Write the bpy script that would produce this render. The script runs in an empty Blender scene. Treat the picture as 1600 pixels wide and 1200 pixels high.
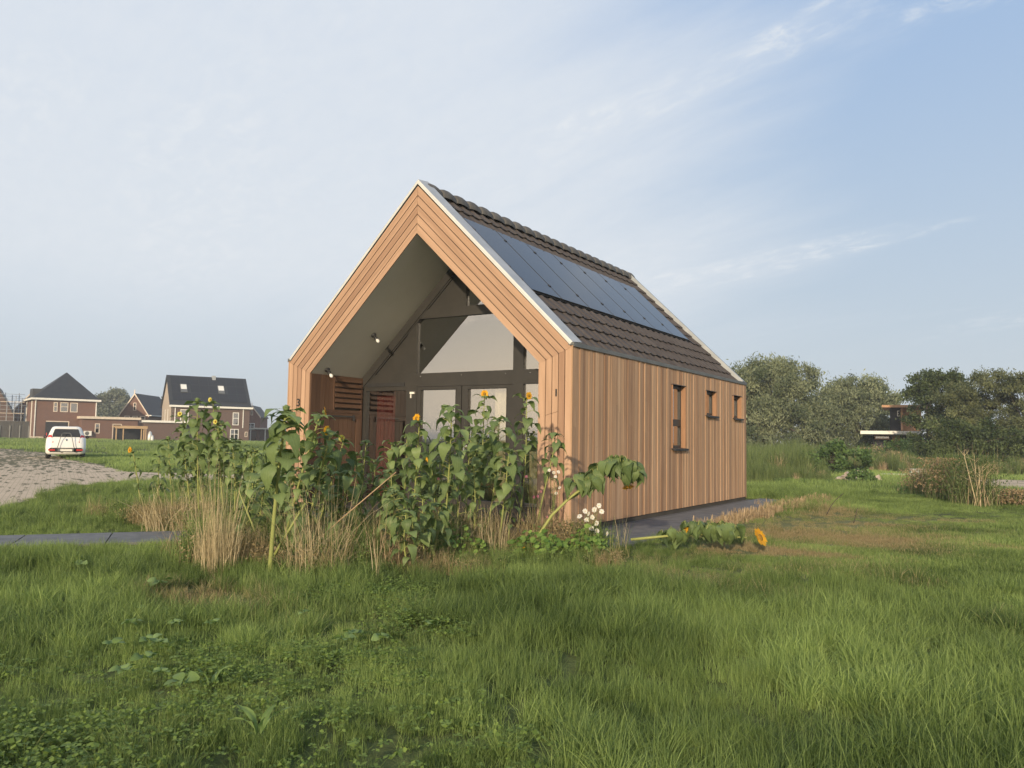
import bpy, math, random
import numpy as np
from mathutils import Vector, Matrix

S = bpy.context.scene
COL = S.collection
R = math.radians
random.seed(7)
RNG = np.random.default_rng(11)

# ------------------------------------------------------------------ camera
CAM_POS = (5.528, -10.317, 1.35)
CYAW, CPITCH, CROLL, CF = -0.56675, 0.06928, 0.01575, 1250.97
cam_d = bpy.data.cameras.new('camera')
cam = bpy.data.objects.new('camera', cam_d)
COL.objects.link(cam)
cam_d.sensor_width = 36.0
cam_d.lens = 36.0 * CF / 1600.0
cam_d.clip_start = 0.05
cam_d.clip_end = 5000
_cy, _sy = math.cos(CYAW), math.sin(CYAW)
_f = Vector((_sy * math.cos(CPITCH), _cy * math.cos(CPITCH), math.sin(CPITCH)))
_r = Vector((_cy, -_sy, 0))
_u = _r.cross(_f)
_r2 = _r * math.cos(CROLL) + _u * math.sin(CROLL)
_u2 = -_r * math.sin(CROLL) + _u * math.cos(CROLL)
M3 = Matrix((_r2, _u2, -_f)).transposed()
cam.matrix_world = Matrix.Translation(CAM_POS) @ M3.to_4x4()
S.camera = cam
S.render.resolution_x, S.render.resolution_y = 1024, 768

# ------------------------------------------------------------------ light
SUN_AZ = R(163.0)      # compass-like azimuth measured from +Y towards +X
SUN_EL = R(15.0)
SUN_DIR = Vector((math.sin(SUN_AZ) * math.cos(SUN_EL), math.cos(SUN_AZ) * math.cos(SUN_EL), math.sin(SUN_EL)))
sun_d = bpy.data.lights.new('sun', 'SUN')
sun_d.energy = 4.3
sun_d.angle = R(1.2)
sun_d.color = (1.0, 0.83, 0.60)
sun = bpy.data.objects.new('sun', sun_d)
COL.objects.link(sun)
sun.rotation_euler = SUN_DIR.to_track_quat('Z', 'Y').to_euler()
sun.location = (0, -20, 20)

S.view_settings.view_transform = 'Standard'
S.view_settings.look = 'None'
S.view_settings.exposure = 0.0
S.view_settings.gamma = 1.0

world = bpy.data.worlds.new('World')
S.world = world
world.use_nodes = True


class NT:
    """small node-tree helper"""
    def __init__(s, nt):
        s.nt = nt
        nt.nodes.clear()

    def n(s, t, ins=None, **kw):
        nd = s.nt.nodes.new(t)
        for k, v in kw.items():
            setattr(nd, k, v)
        for k, v in (ins or {}).items():
            s.set(nd.inputs[k], v)
        return nd

    def set(s, sock, v):
        if isinstance(v, bpy.types.NodeSocket):
            s.nt.links.new(v, sock)
        elif isinstance(v, bpy.types.Node):
            s.nt.links.new(v.outputs[0], sock)
        else:
            if sock.type == 'RGBA' and len(v) == 3:
                v = (*v, 1)
            sock.default_value = v

    def math(s, op, a, b=0.0, c=0.0, clamp=False):
        nd = s.n('ShaderNodeMath', {0: a, 1: b, 2: c}, operation=op)
        nd.use_clamp = clamp
        return nd.outputs[0]

    def vmath(s, op, a, b=(0, 0, 0), out=0):
        nd = s.n('ShaderNodeVectorMath', {0: a, 1: b}, operation=op)
        return nd.outputs[out]

    def mix(s, f, a, b):
        nd = s.n('ShaderNodeMix', data_type='RGBA')
        s.set(nd.inputs[0], f)
        s.set(nd.inputs[6], a)
        s.set(nd.inputs[7], b)
        return nd.outputs[2]

    def ramp(s, f, a, b, lo=0.0, hi=1.0, smooth=True):
        nd = s.n('ShaderNodeMapRange', {0: f, 1: a, 2: b, 3: lo, 4: hi})
        nd.interpolation_type = 'SMOOTHSTEP' if smooth else 'LINEAR'
        return nd.outputs[0]

    def noise(s, vec, scale, detail=4, rough=.55, dist=0.0, out=0):
        nd = s.n('ShaderNodeTexNoise', {'Vector': vec, 'Scale': scale, 'Detail': detail, 'Roughness': rough, 'Distortion': dist})
        return nd.outputs[out]

    def mapping(s, vec, scale=(1, 1, 1), rot=(0, 0, 0), loc=(0, 0, 0)):
        return s.n('ShaderNodeMapping', {0: vec, 1: loc, 2: rot, 3: scale}).outputs[0]


def build_world():
    t = NT(world.node_tree)
    d = t.n('ShaderNodeTexCoord').outputs['Generated']
    sep = t.n('ShaderNodeSeparateXYZ', {0: d})
    z = t.math('MAXIMUM', sep.outputs[2], 0.0)
    sky = t.n('ShaderNodeTexSky', sky_type='NISHITA')
    sky.sun_disc = False
    sky.sun_elevation = SUN_EL
    sky.sun_rotation = SUN_AZ
    sky.dust_density = 2.0
    sky.air_density = 1.0
    skyc = t.vmath('MULTIPLY', sky.outputs[0], (0.10, 0.10, 0.10))
    # thin high veil of cloud, on a plane at cloud height
    zz = t.math('ADD', z, 0.22)
    px = t.math('DIVIDE', sep.outputs[0], zz)
    py = t.math('DIVIDE', sep.outputs[1], zz)
    pv = t.n('ShaderNodeCombineXYZ', {0: px, 1: py, 2: 0.0}).outputs[0]
    pr = t.mapping(pv, rot=(0, 0, R(15)))
    streak = t.noise(t.mapping(pr, scale=(.42, 1.7, 1), loc=(3.1, 1.7, 0)), 1.5, 7, .58, .35)
    fine = t.noise(t.mapping(pr, scale=(1.6, 2.6, 1)), 8.0, 6, .68, .5)
    # veil is dense to the left (west) of the view, thin to the right
    left = t.vmath('DOT_PRODUCT', d, (-0.94, 0.30, 0.16), out=1)
    cover = t.ramp(left, 0.28, 0.86)
    veil = t.math('ADD', t.math('MULTIPLY', cover, .80), t.math('MULTIPLY', t.math('SUBTRACT', streak, .5), 1.0))
    veil = t.ramp(veil, 0.08, 0.80)
    puffs = t.math('MULTIPLY', t.math('MULTIPLY', t.ramp(streak, .53, .66), t.ramp(fine, .42, .66)), t.math('SUBTRACT', 1.0, t.math('MULTIPLY', cover, .85)))
    cl = t.math('ADD', t.math('MULTIPLY', veil, .80), t.math('MULTIPLY', puffs, .55), clamp=True)
    cl = t.math('ADD', cl, t.math('MULTIPLY', t.math('SUBTRACT', fine, .5), t.math('MULTIPLY', cl, .28)), clamp=True)
    high = t.ramp(z, 0.03, 0.22)
    cl = t.math('MULTIPLY', cl, high)
    # horizon haze: bluish grey away from the sun, warm near it
    sd = t.vmath('DOT_PRODUCT', d, tuple(SUN_DIR), out=1)
    warm = t.ramp(sd, 0.1, 1.0)
    hazec = t.mix(warm, (0.635, 0.68, 0.69), (3.0, 2.3, 1.5))
    hz = t.math('POWER', t.math('SUBTRACT', 1.0, z, clamp=True), 5.0)
    hz = t.math('MULTIPLY', hz, 0.9)
    blue = t.mix(t.ramp(z, 0.0, .60), (0.50, 0.63, 0.77), (0.335, 0.49, 0.745))
    clear = t.mix(t.math('SUBTRACT', 1.0, t.math('MULTIPLY', warm, .8)), skyc, blue)
    base = t.mix(hz, clear, hazec)
    cloudc = t.mix(warm, (0.79, 0.83, 0.875), (2.2, 1.8, 1.35))
    col = t.mix(cl, base, cloudc)
    bg = t.n('ShaderNodeBackground', {0: col, 1: 1.0})
    out = t.n('ShaderNodeOutputWorld', {0: bg.outputs[0]})


build_world()

# ------------------------------------------------------------------ helpers
def tag(o, label=None, cat=None, group=None, kind=None):
    if label: o['label'] = label
    if cat: o['category'] = cat
    if group: o['group'] = group
    if kind: o['kind'] = kind
    return o


def empty(name, loc=(0, 0, 0), rz=0.0, label=None, cat=None, group=None):
    o = bpy.data.objects.new(name, None)
    COL.objects.link(o)
    o.location = loc
    o.rotation_euler = (0, 0, rz)
    o.empty_display_size = 0.2
    return tag(o, label, cat, group)


class MB:
    """mesh collector: faces carry uv, tint and a material index"""
    def __init__(s):
        s.v, s.f, s.uv, s.t, s.m, s.sm = [], [], [], [], [], []

    def face(s, pts, uv=None, tint=0.5, mi=0, smooth=False):
        b = len(s.v)
        s.v += [tuple(p) for p in pts]
        s.f.append(tuple(range(b, b + len(pts))))
        s.uv += uv if uv else [(0.0, 0.0)] * len(pts)
        s.t.append(tint); s.m.append(mi); s.sm.append(smooth)

    def idx(s, verts, faces, tint=0.5, mi=0, smooth=True, uvs=None):
        b = len(s.v)
        s.v += [tuple(p) for p in verts]
        for f in faces:
            s.f.append(tuple(b + i for i in f))
            s.uv += [uvs[i] for i in f] if uvs else [(0.0, 0.0)] * len(f)
            s.t.append(tint); s.m.append(mi); s.sm.append(smooth)

    def box(s, a, b, tint=0.5, mi=0, along=None):
        (x0, y0, z0), (x1, y1, z1) = a, b
        if x0 > x1: x0, x1 = x1, x0
        if y0 > y1: y0, y1 = y1, y0
        if z0 > z1: z0, z1 = z1, z0
        P = lambda x, y, z: (x, y, z)
        u0 = random.random() * 40
        if along is None:
            d = [x1 - x0, y1 - y0, z1 - z0]; along = d.index(max(d))
        def UV(p):
            o = [q for i, q in enumerate(p) if i != along]
            return (p[along] + u0, o[0] + o[1] + u0)
        for q in ([(x0, y0, z0), (x0, y1, z0), (x1, y1, z0), (x1, y0, z0)], [(x0, y0, z1), (x1, y0, z1), (x1, y1, z1), (x0, y1, z1)],
                  [(x0, y0, z0), (x1, y0, z0), (x1, y0, z1), (x0, y0, z1)], [(x0, y1, z0), (x0, y1, z1), (x1, y1, z1), (x1, y1, z0)],
                  [(x0, y0, z0), (x0, y0, z1), (x0, y1, z1), (x0, y1, z0)], [(x1, y0, z0), (x1, y1, z0), (x1, y1, z1), (x1, y0, z1)]):
            s.face(q, [UV(p) for p in q], tint, mi)
        return s

    def prism(s, poly, a, b, axis=1, tint=0.5, mi=0):
        """extrude 2-D polygon (other two axes in order) from a to b along axis"""
        def P(q, w):
            if axis == 1: return (q[0], w, q[1])
            if axis == 0: return (w, q[0], q[1])
            return (q[0], q[1], w)
        n = len(poly)
        u0 = random.random() * 30
        s.face([P(q, a) for q in poly], [(q[0] + u0, q[1]) for q in poly], tint, mi)
        s.face([P(q, b) for q in reversed(poly)], [(q[0] + u0, q[1]) for q in reversed(poly)], tint, mi)
        for i in range(n):
            p, q = poly[i], poly[(i + 1) % n]
            L = math.dist(p, q)
            s.face([P(q, a), P(p, a), P(p, b), P(q, b)], [(L + u0, a), (u0, a), (u0, b), (L + u0, b)], tint, mi)
        return s

    def tube(s, pts, rad, n=6, tint=0.5, mi=0, cap=True):
        pts = [Vector(p) for p in pts]
        rad = rad if isinstance(rad, (list, tuple)) else [rad] * len(pts)
        V, F, U = [], [], []
        prev = None
        L = 0
        for i, p in enumerate(pts):
            d = (pts[min(i + 1, len(pts) - 1)] - pts[max(i - 1, 0)])
            if d.length < 1e-6: d = Vector((0, 0, 1))
            d.normalize()
            if prev is None:
                a = d.orthogonal().normalized()
            else:
                a = (prev - d * prev.dot(d))
                a = a.normalized() if a.length > 1e-6 else d.orthogonal().normalized()
            prev = a
            b = d.cross(a)
            if i: L += (p - pts[i - 1]).length
            for k in range(n):
                c = 2 * math.pi * k / n
                V.append(p + (a * math.cos(c) + b * math.sin(c)) * rad[i]); U.append((L, k / n * 2 * math.pi * rad[i]))
        for i in range(len(pts) - 1):
            for k in range(n):
                k2 = (k + 1) % n
                F.append((i * n + k, i * n + k2, (i + 1) * n + k2, (i + 1) * n + k))
        if cap:
            F.append(tuple(range(n - 1, -1, -1)))
            F.append(tuple((len(pts) - 1) * n + k for k in range(n)))
        s.idx(V, F, tint, mi, True, U)
        return s

    def lathe(s, prof, c=(0, 0, 0), n=16, axis=(0, 0, 1), tint=0.5, mi=0):
        """prof = [(r, h)...] revolved round axis through c"""
        ax = Vector(axis).normalized(); a = ax.orthogonal().normalized(); b = ax.cross(a); c = Vector(c)
        V, F = [], []
        for r, h in prof:
            for k in range(n):
                q = 2 * math.pi * k / n
                V.append(c + ax * h + (a * math.cos(q) + b * math.sin(q)) * r)
        for i in range(len(prof) - 1):
            for k in range(n):
                F.append((i * n + k, i * n + (k + 1) % n, (i + 1) * n + (k + 1) % n, (i + 1) * n + k))
        s.idx(V, F, tint, mi, True)
        return s

    def build(s, name, mats, parent=None, label=None, cat=None, group=None, kind=None, loc=None, rz=None):
        me = bpy.data.meshes.new(name)
        me.from_pydata(s.v, [], s.f)
        if not isinstance(mats, (list, tuple)): mats = [mats]
        for m in mats: me.materials.append(m)
        me.polygons.foreach_set('material_index', s.m)
        me.polygons.foreach_set('use_smooth', s.sm)
        uv = me.uv_layers.new(name='UVMap')
        uv.data.foreach_set('uv', np.array(s.uv, dtype=np.float32).ravel())
        at = me.attributes.new('tint', 'FLOAT', 'FACE')
        at.data.foreach_set('value', np.array(s.t, dtype=np.float32))
        me.update()
        o = bpy.data.objects.new(name, me)
        COL.objects.link(o)
        if parent: o.parent = parent
        if loc: o.location = loc
        if rz is not None: o.rotation_euler = (0, 0, rz)
        return tag(o, label, cat, group, kind)


def quads_mesh(name, V, mat, tint=None, uv=None, smooth=False):
    """V: (n,4,3) array -> mesh data"""
    n = len(V)
    me = bpy.data.meshes.new(name)
    me.vertices.add(n * 4); me.vertices.foreach_set('co', np.asarray(V, np.float32).ravel())
    me.loops.add(n * 4); me.loops.foreach_set('vertex_index', np.arange(n * 4, dtype=np.int32))
    me.polygons.add(n); me.polygons.foreach_set('loop_start', np.arange(0, n * 4, 4, dtype=np.int32))
    me.update(calc_edges=True)
    if tint is not None:
        a = me.attributes.new('tint', 'FLOAT', 'FACE'); a.data.foreach_set('value', np.asarray(tint, np.float32))
    if uv is not None:
        u = me.uv_layers.new(name='UVMap'); u.data.foreach_set('uv', np.asarray(uv, np.float32).ravel())
    me.materials.append(mat)
    if smooth: me.polygons.foreach_set('use_smooth', [True] * n)
    me.validate()
    return me


def link(name, me, parent=None, loc=None):
    o = bpy.data.objects.new(name, me)
    COL.objects.link(o)
    if parent: o.parent = parent
    if loc: o.location = loc
    return o


# ------------------------------------------------------------------ materials
MATS = {}


def mat(name, base, rough=.7, metal=0.0, spec=0.3, build=None, **kw):
    m = bpy.data.materials.new(name)
    m.use_nodes = True
    t = NT(m.node_tree)
    p = t.n('ShaderNodeBsdfPrincipled', {'Base Color': base, 'Roughness': rough, 'Metallic': metal, 'Specular IOR Level': spec})
    out = t.n('ShaderNodeOutputMaterial', {0: p.outputs[0]})
    if build: build(t, p, out)
    MATS[name] = m
    return m


def tint_attr(t):
    return t.n('ShaderNodeAttribute', attribute_name='tint').outputs['Fac']


def wood(name, dark, mid, light, grain=1.0, rough=.62, grey=0.0, sat=1.0):
    def b(t, p, out):
        uv = t.n('ShaderNodeUVMap').outputs[0]
        tn = tint_attr(t)
        off = t.n('ShaderNodeCombineXYZ', {0: t.math('MULTIPLY', tn, 37.0), 1: t.math('MULTIPLY', tn, 91.0), 2: 0.0}).outputs[0]
        v = t.vmath('ADD', uv, off)
        g1 = t.noise(t.mapping(v, scale=(1.3, 55, 1)), 1.0, 5, .6, .6)
        g2 = t.noise(t.mapping(v, scale=(.5, 7, 1)), 1.0, 3, .5, 1.2)
        g3 = t.noise(t.mapping(v, scale=(6, 160, 1)), 1.0, 3, .6)
        c = t.mix(t.ramp(tn, 0, 1, smooth=False), dark, light)
        c = t.mix(.35, c, mid)
        f = t.math('ADD', t.math('MULTIPLY', t.math('SUBTRACT', g1, .5), .9 * grain), t.math('MULTIPLY', t.math('SUBTRACT', g2, .5), .6))
        f = t.math('ADD', f, t.math('MULTIPLY', t.math('SUBTRACT', g3, .5), .5 * grain))
        c = t.vmath('MULTIPLY', c, t.n('ShaderNodeCombineXYZ', {0: t.math('ADD', 1.0, f), 1: t.math('ADD', 1.0, t.math('MULTIPLY', f, 1.12)), 2: t.math('ADD', 1.0, t.math('MULTIPLY', f, 1.2))}).outputs[0])
        if grey > 0:
            gn = t.noise(t.mapping(v, scale=(.8, 3, 1)), 1.0, 4, .6)
            c = t.mix(t.math('MULTIPLY', t.ramp(gn, .42, .7), grey), c, (.32, .28, .23))
        t.set(p.inputs['Base Color'], c)
        bump = t.n('ShaderNodeBump', {'Strength': .25, 'Distance': .004, 'Height': g1})
        t.set(p.inputs['Normal'], bump.outputs[0])
    return mat(name, (.4, .25, .15), rough, build=b)


wood('cedar_front', (.24, .135, .085), (.40, .25, .16), (.54, .355, .235), grain=.22)
wood('cedar_side', (.24, .13, .072), (.42, .255, .145), (.60, .40, .245), grain=.8, grey=.08)
wood('cedar_reveal', (.27, .145, .08), (.30, .165, .09), (.34, .19, .105), grain=.6)
wood('store_wood', (.075, .042, .027), (.10, .056, .034), (.13, .072, .044), grain=.7)
wood('timber_post', (.42, .28, .16), (.45, .31, .18), (.5, .35, .2))
wood('dark_fence_wood', (.035, .035, .032), (.05, .048, .043), (.07, .066, .06))


def noisy(name, c1, c2, scale=8.0, rough=.8, spec=.25, bump=0.0, metal=0.0, detail=5, coord='Object'):
    def b(t, p, out):
        v = t.n('ShaderNodeTexCoord').outputs[coord]
        n = t.noise(v, scale, detail, .6)
        t.set(p.inputs['Base Color'], t.mix(t.ramp(n, .3, .7), c1, c2))
        if bump:
            t.set(p.inputs['Normal'], t.n('ShaderNodeBump', {'Strength': .5, 'Distance': bump, 'Height': n}).outputs[0])
    return mat(name, c1, rough, metal, spec, build=b)


def tile_mat(t, p, out):
    tn = tint_attr(t)
    v = t.n('ShaderNodeTexCoord').outputs['Object']
    n = t.noise(v, 9.0, 5, .65)
    n2 = t.noise(v, 70.0, 3, .6)
    c = t.mix(t.ramp(tn, 0, 1, smooth=False), (.066, .052, .044), (.098, .080, .068))
    c = t.mix(t.math('MULTIPLY', t.ramp(n, .35, .75), .4), c, (.14, .12, .10))
    c = t.mix(t.math('MULTIPLY', t.ramp(n2, .4, .7), .25), c, (.05, .045, .04))
    t.set(p.inputs['Base Color'], c)


mat('roof_tile', (.1, .08, .07), .75, spec=.25, build=tile_mat)
noisy('ridge_clay', (.085, .082, .078), (.13, .125, .118), 7.0, .7)
noisy('zinc', (.33, .355, .375), (.42, .44, .455), 3.0, .5, .4, metal=.15)
noisy('zinc_pale', (.62, .62, .58), (.70, .69, .64), 3.0, .45, .5, metal=.35)
noisy('grey_trim', (.13, .135, .13), (.18, .18, .17), 6.0, .5, .4, metal=.3)
noisy('anthracite', (.032, .030, .027), (.040, .037, .033), 4.0, .45, .4)
noisy('soffit_paint', (.56, .55, .49), (.60, .59, .53), .9, .75, .2)
noisy('plinth_dark', (.02, .018, .016), (.035, .03, .028), 9.0, .9)
noisy('slate_paving', (.125, .126, .126), (.18, .18, .178), 5.0, .7, .3, bump=.002)
noisy('gravel_strip', (.06, .06, .058), (.20, .19, .18), 60.0, .95, bump=.01)
noisy('white_paint', (.74, .72, .66), (.80, .78, .72), 3.0, .5, .4)
noisy('cream_paint', (.62, .52, .42), (.72, .62, .50), 3.0, .6)
noisy('chrome', (.55, .55, .55), (.65, .65, .65), 3.0, .22, .6, metal=.9)
noisy('black_plastic', (.022, .022, .024), (.035, .035, .036), 5.0, .5, .4)
noisy('car_paint', (.78, .77, .72), (.82, .80, .75), 1.0, .25, .6)
noisy('tail_red', (.42, .03, .03), (.55, .05, .04), 12.0, .25, .5)
noisy('tyre_rubber', (.02, .02, .02), (.03, .03, .03), 9.0, .85)
noisy('rubble', (.34, .27, .21), (.50, .42, .34), 6.0, .95, bump=.02)
noisy('concrete_slab', (.55, .54, .50), (.66, .65, .60), 3.0, .9)
noisy('red_curtain_cloth', (.17, .022, .018), (.24, .035, .028), 9.0, .9)
noisy('pale_curtain_cloth', (.62, .55, .38), (.70, .63, .46), 6.0, .9)
noisy('interior_dark', (.07, .06, .05), (.09, .08, .065), 2.0, .9)
noisy('black_cladding', (.014, .015, .018), (.022, .023, .026), 6.0, .7)
noisy('bark', (.06, .05, .038), (.11, .09, .07), 12.0, .95, bump=.02)
noisy('sun_disc_brown', (.14, .065, .012), (.42, .23, .025), 120.0, .9)
noisy('bulb_glass', (.75, .75, .72), (.82, .82, .8), 3.0, .1, .8)
noisy('traffic_red', (.6, .07, .04), (.7, .1, .05), 3.0, .7)
noisy('warm_timber', (.40, .22, .12), (.48, .28, .16), 5.0, .7)


def brick(name, c1, c2, mortar, scale=1.0):
    def b(t, p, out):
        v = t.n('ShaderNodeTexCoord').outputs['Object']
        sep = t.n('ShaderNodeSeparateXYZ', {0: v})
        vv = t.n('ShaderNodeCombineXYZ', {0: t.math('ADD', sep.outputs[0], sep.outputs[1]), 1: sep.outputs[2], 2: 0.0}).outputs[0]
        br = t.n('ShaderNodeTexBrick', {'Vector': vv, 'Color1': c1, 'Color2': c2, 'Mortar': mortar, 'Scale': scale,
                                        'Mortar Size': .012, 'Brick Width': .22, 'Row Height': .065, 'Bias': -.1})
        n = t.noise(v, 1.3, 4, .6)
        c = t.mix(t.ramp(n, .3, .75, 0, .5), br.outputs[0], c2)
        t.set(p.inputs['Base Color'], c)
    return mat(name, c1, .9, build=b)


brick('brick_brown', (.155, .078, .055), (.20, .105, .075), (.14, .10, .085))
brick('brick_dark', (.105, .066, .052), (.145, .09, .07), (.11, .085, .075))
brick('brick_sunlit', (.42, .34, .26), (.47, .39, .30), (.4, .34, .28))  # paler brick with the sunlight put into its colour
brick('brick_red', (.19, .075, .05), (.23, .10, .07), (.16, .11, .09))
noisy('far_roof_black', (.022, .025, .03), (.034, .038, .043), 2.0, .6, .3)
noisy('far_roof_grey', (.05, .055, .06), (.07, .075, .08), 2.0, .65, .3)


def glass_mat(name, tintc=(.80, .82, .78), base=.16, boost=1.0):
    m = bpy.data.materials.new(name); m.use_nodes = True
    t = NT(m.node_tree)
    fr = t.n('ShaderNodeFresnel', {'IOR': 1.55}).outputs[0]
    f = t.math('ADD', t.math('MULTIPLY', fr, boost), base, clamp=True)
    tr = t.n('ShaderNodeBsdfTransparent', {0: tintc})
    nz = t.noise(t.n('ShaderNodeTexCoord').outputs['Object'], .6, 2, .5)
    bp = t.n('ShaderNodeBump', {'Strength': .02, 'Distance': .02, 'Height': nz})
    gl = t.n('ShaderNodeBsdfGlossy', {'Color': (1, 1, 1, 1), 'Roughness': .01, 'Normal': bp.outputs[0]})
    mx = t.n('ShaderNodeMixShader', {0: f, 1: tr.outputs[0], 2: gl.outputs[0]})
    t.n('ShaderNodeOutputMaterial', {0: mx.outputs[0]})
    MATS[name] = m
    return m


glass_mat('window_glass', (.70, .72, .68), .32, 1.4)
glass_mat('far_glass', (.2, .2, .2), .22, 1.0)


def panel_mat(t, p, out):
    v = t.n('ShaderNodeUVMap').outputs[0]
    n = t.noise(t.n('ShaderNodeTexCoord').outputs['Object'], 2.0, 4, .6)
    t.set(p.inputs['Base Color'], t.mix(n, (.018, .020, .024), (.024, .026, .031)))
    t.set(p.inputs['Roughness'], t.ramp(n, .3, .8, .14, .17))
    pass


mat('solar_cell', (.012, .014, .018), .2, spec=.24, build=panel_mat)


def leafy(name, c_dark, c_light, trans=.3, rough=.55, patch=0.0, inst=False, veins=False, tint_scale=1.0):
    """foliage: tint per face, optional slow world-space variation, translucency"""
    m = bpy.data.materials.new(name); m.use_nodes = True
    t = NT(m.node_tree)
    tn = tint_attr(t)
    f = tn
    if inst:
        dry = t.n('ShaderNodeAttribute', attribute_name='dry', attribute_type='INSTANCER').outputs['Fac']
        tone = t.n('ShaderNodeAttribute', attribute_name='tone', attribute_type='INSTANCER').outputs['Fac']
        f = t.math('ADD', t.math('MULTIPLY', tn, .75), t.math('MULTIPLY', t.math('SUBTRACT', tone, .5), .85), clamp=True)
        c = t.mix(f, c_dark, c_light)
        straw = t.mix(tn, (.19, .14, .07), (.46, .37, .21))
        pick = t.ramp(t.math('ADD', t.math('MULTIPLY', dry, 1.3), t.math('MULTIPLY', t.math('SUBTRACT', tn, .5), .7)), .55, .85)
        c = t.mix(pick, c, straw)
    else:
        c = t.mix(f, c_dark, c_light)
    if patch:
        g = t.n('ShaderNodeNewGeometry').outputs['Position']
        n = t.noise(g, patch, 3, .6)
        c = t.mix(t.ramp(n, .3, .7, 0, .35), c, c_dark)
    if veins:
        uv = t.n('ShaderNodeUVMap').outputs[0]
        sp = t.n('ShaderNodeSeparateXYZ', {0: uv})
        a = t.math('ABSOLUTE', sp.outputs[0])
        mid = t.ramp(a, 0.015, 0.06, 1, 0)
        ph = t.math('ADD', t.math('MULTIPLY', sp.outputs[1], 7.0), t.math('MULTIPLY', a, -4.5))
        side = t.ramp(t.math('ABSOLUTE', t.math('SUBTRACT', t.math('FRACT', ph), .5)), .40, .5)
        vf = t.math('MAXIMUM', mid, t.math('MULTIPLY', side, .55))
        c = t.mix(t.math('MULTIPLY', vf, .45), c, (.20, .26, .11))
        blotch = t.noise(t.mapping(uv, scale=(3, 3, 1)), 2.0, 3)
        c = t.mix(t.ramp(blotch, .35, .75, 0, .35), c, c_light)
    p = t.n('ShaderNodeBsdfPrincipled', {'Base Color': c, 'Roughness': rough, 'Specular IOR Level': .25})
    tr = t.n('ShaderNodeBsdfTranslucent', {0: t.vmath('MULTIPLY', c, (1.15, 1.25, .7))})
    mx = t.n('ShaderNodeMixShader', {0: trans, 1: p.outputs[0], 2: tr.outputs[0]})
    t.n('ShaderNodeOutputMaterial', {0: mx.outputs[0]})
    MATS[name] = m
    return m


leafy('grass_blade', (.074, .118, .030), (.34, .44, .14), .30, inst=True)
leafy('clover_leaf', (.11, .17, .03), (.27, .36, .08), .3, inst=True)
leafy('straw_blade', (.28, .21, .12), (.68, .57, .37), .25)
leafy('brown_stubble', (.26, .18, .10), (.55, .42, .27), .2)
leafy('reed_blade', (.05, .085, .025), (.22, .27, .10), .25)
leafy('weed_leaf', (.035, .06, .018), (.11, .155, .05), .3)
leafy('sunflower_leaf', (.065, .105, .034), (.25, .33, .125), .25, rough=.5, veins=True)
leafy('sunflower_stem', (.16, .20, .06), (.40, .42, .14), .1)
leafy('yellow_petal', (.75, .36, .015), (.85, .52, .03), .35)
leafy('pale_petal', (.72, .66, .16), (.80, .72, .22), .35)
leafy('white_petal', (.72, .70, .66), (.85, .83, .78), .3)
leafy('pink_petal', (.42, .13, .24), (.58, .24, .36), .3)
leafy('nasturtium_leaf', (.09, .17, .03), (.26, .38, .09), .35)
leafy('dock_leaf', (.12, .19, .05), (.24, .34, .12), .3, veins=True)
leafy('willow_leaf', (.07, .095, .045), (.29, .32, .19), .2, rough=.6)
leafy('dark_tree_leaf', (.028, .048, .016), (.11, .145, .055), .2)
leafy('scrub_leaf', (.05, .065, .026), (.20, .22, .105), .2)
leafy('far_leaf', (.10, .12, .085), (.20, .22, .15), .2)
leafy('bramble_leaf', (.045, .085, .025), (.16, .25, .08), .3)


def ground_mat(t, p, out):
    g = t.n('ShaderNodeNewGeometry').outputs['Position']
    sep = t.n('ShaderNodeSeparateXYZ', {0: g})
    n1 = t.noise(g, .35, 4, .6)
    n2 = t.noise(g, 3.0, 5, .65)
    n3 = t.noise(g, 28.0, 4, .7)
    c = t.mix(t.ramp(n2, .3, .7), (.07, .09, .028), (.16, .19, .06))
    c = t.mix(t.ramp(n3, .42, .72, 0, .55), c, (.050, .045, .024))
    c = t.mix(t.ramp(n1, .45, .7, 0, .35), c, (.12, .13, .05))
    # bare mown patch right of the wooden house
    dd = t.vmath('DISTANCE', t.n('ShaderNodeCombineXYZ', {0: sep.outputs[0], 1: t.math('MULTIPLY', sep.outputs[1], .55), 2: 0.0}).outputs[0], (3.3, 1.6, 0), out=1)
    dd = t.math('ADD', dd, t.math('MULTIPLY', t.math('SUBTRACT', n2, .5), 1.6))
    c = t.mix(t.ramp(dd, .8, 3.2, .7, 0), c, (.22, .215, .10))
    t.set(p.inputs['Base Color'], c)
    t.set(p.inputs['Normal'], t.n('ShaderNodeBump', {'Strength': .6, 'Distance': .03, 'Height': n3}).outputs[0])


mat('ground_soil', (.06, .08, .03), .95, spec=.1, build=ground_mat)


def paver_mat(t, p, out):
    g = t.n('ShaderNodeNewGeometry').outputs['Position']
    gr = t.mapping(g, rot=(0, 0, R(28)))
    br = t.n('ShaderNodeTexBrick', {'Vector': gr, 'Color1': (.60, .475, .34), 'Color2': (.65, .52, .38), 'Mortar': (.46, .37, .26),
                                    'Scale': 1.0, 'Mortar Size': .008, 'Brick Width': .30, 'Row Height': .10})
    n = t.noise(g, .5, 5, .65)
    n2 = t.noise(t.mapping(gr, scale=(.45, 2.2, 1)), 2.2, 4, .65)
    sep = t.n('ShaderNodeSeparateXYZ', {0: g})
    # weeds growing in the joints, more of them far off near the parked car
    far = t.ramp(sep.outputs[0], -15.0, -33.0)
    w = t.math('ADD', n2, t.math('MULTIPLY', far, .14))
    c = t.mix(t.ramp(n, .3, .75, 0, .5), br.outputs[0], (.48, .39, .28))
    c = t.mix(t.ramp(w, .55, .64, 0, .85), c, (.085, .09, .045))
    t.set(p.inputs['Base Color'], c)


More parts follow.
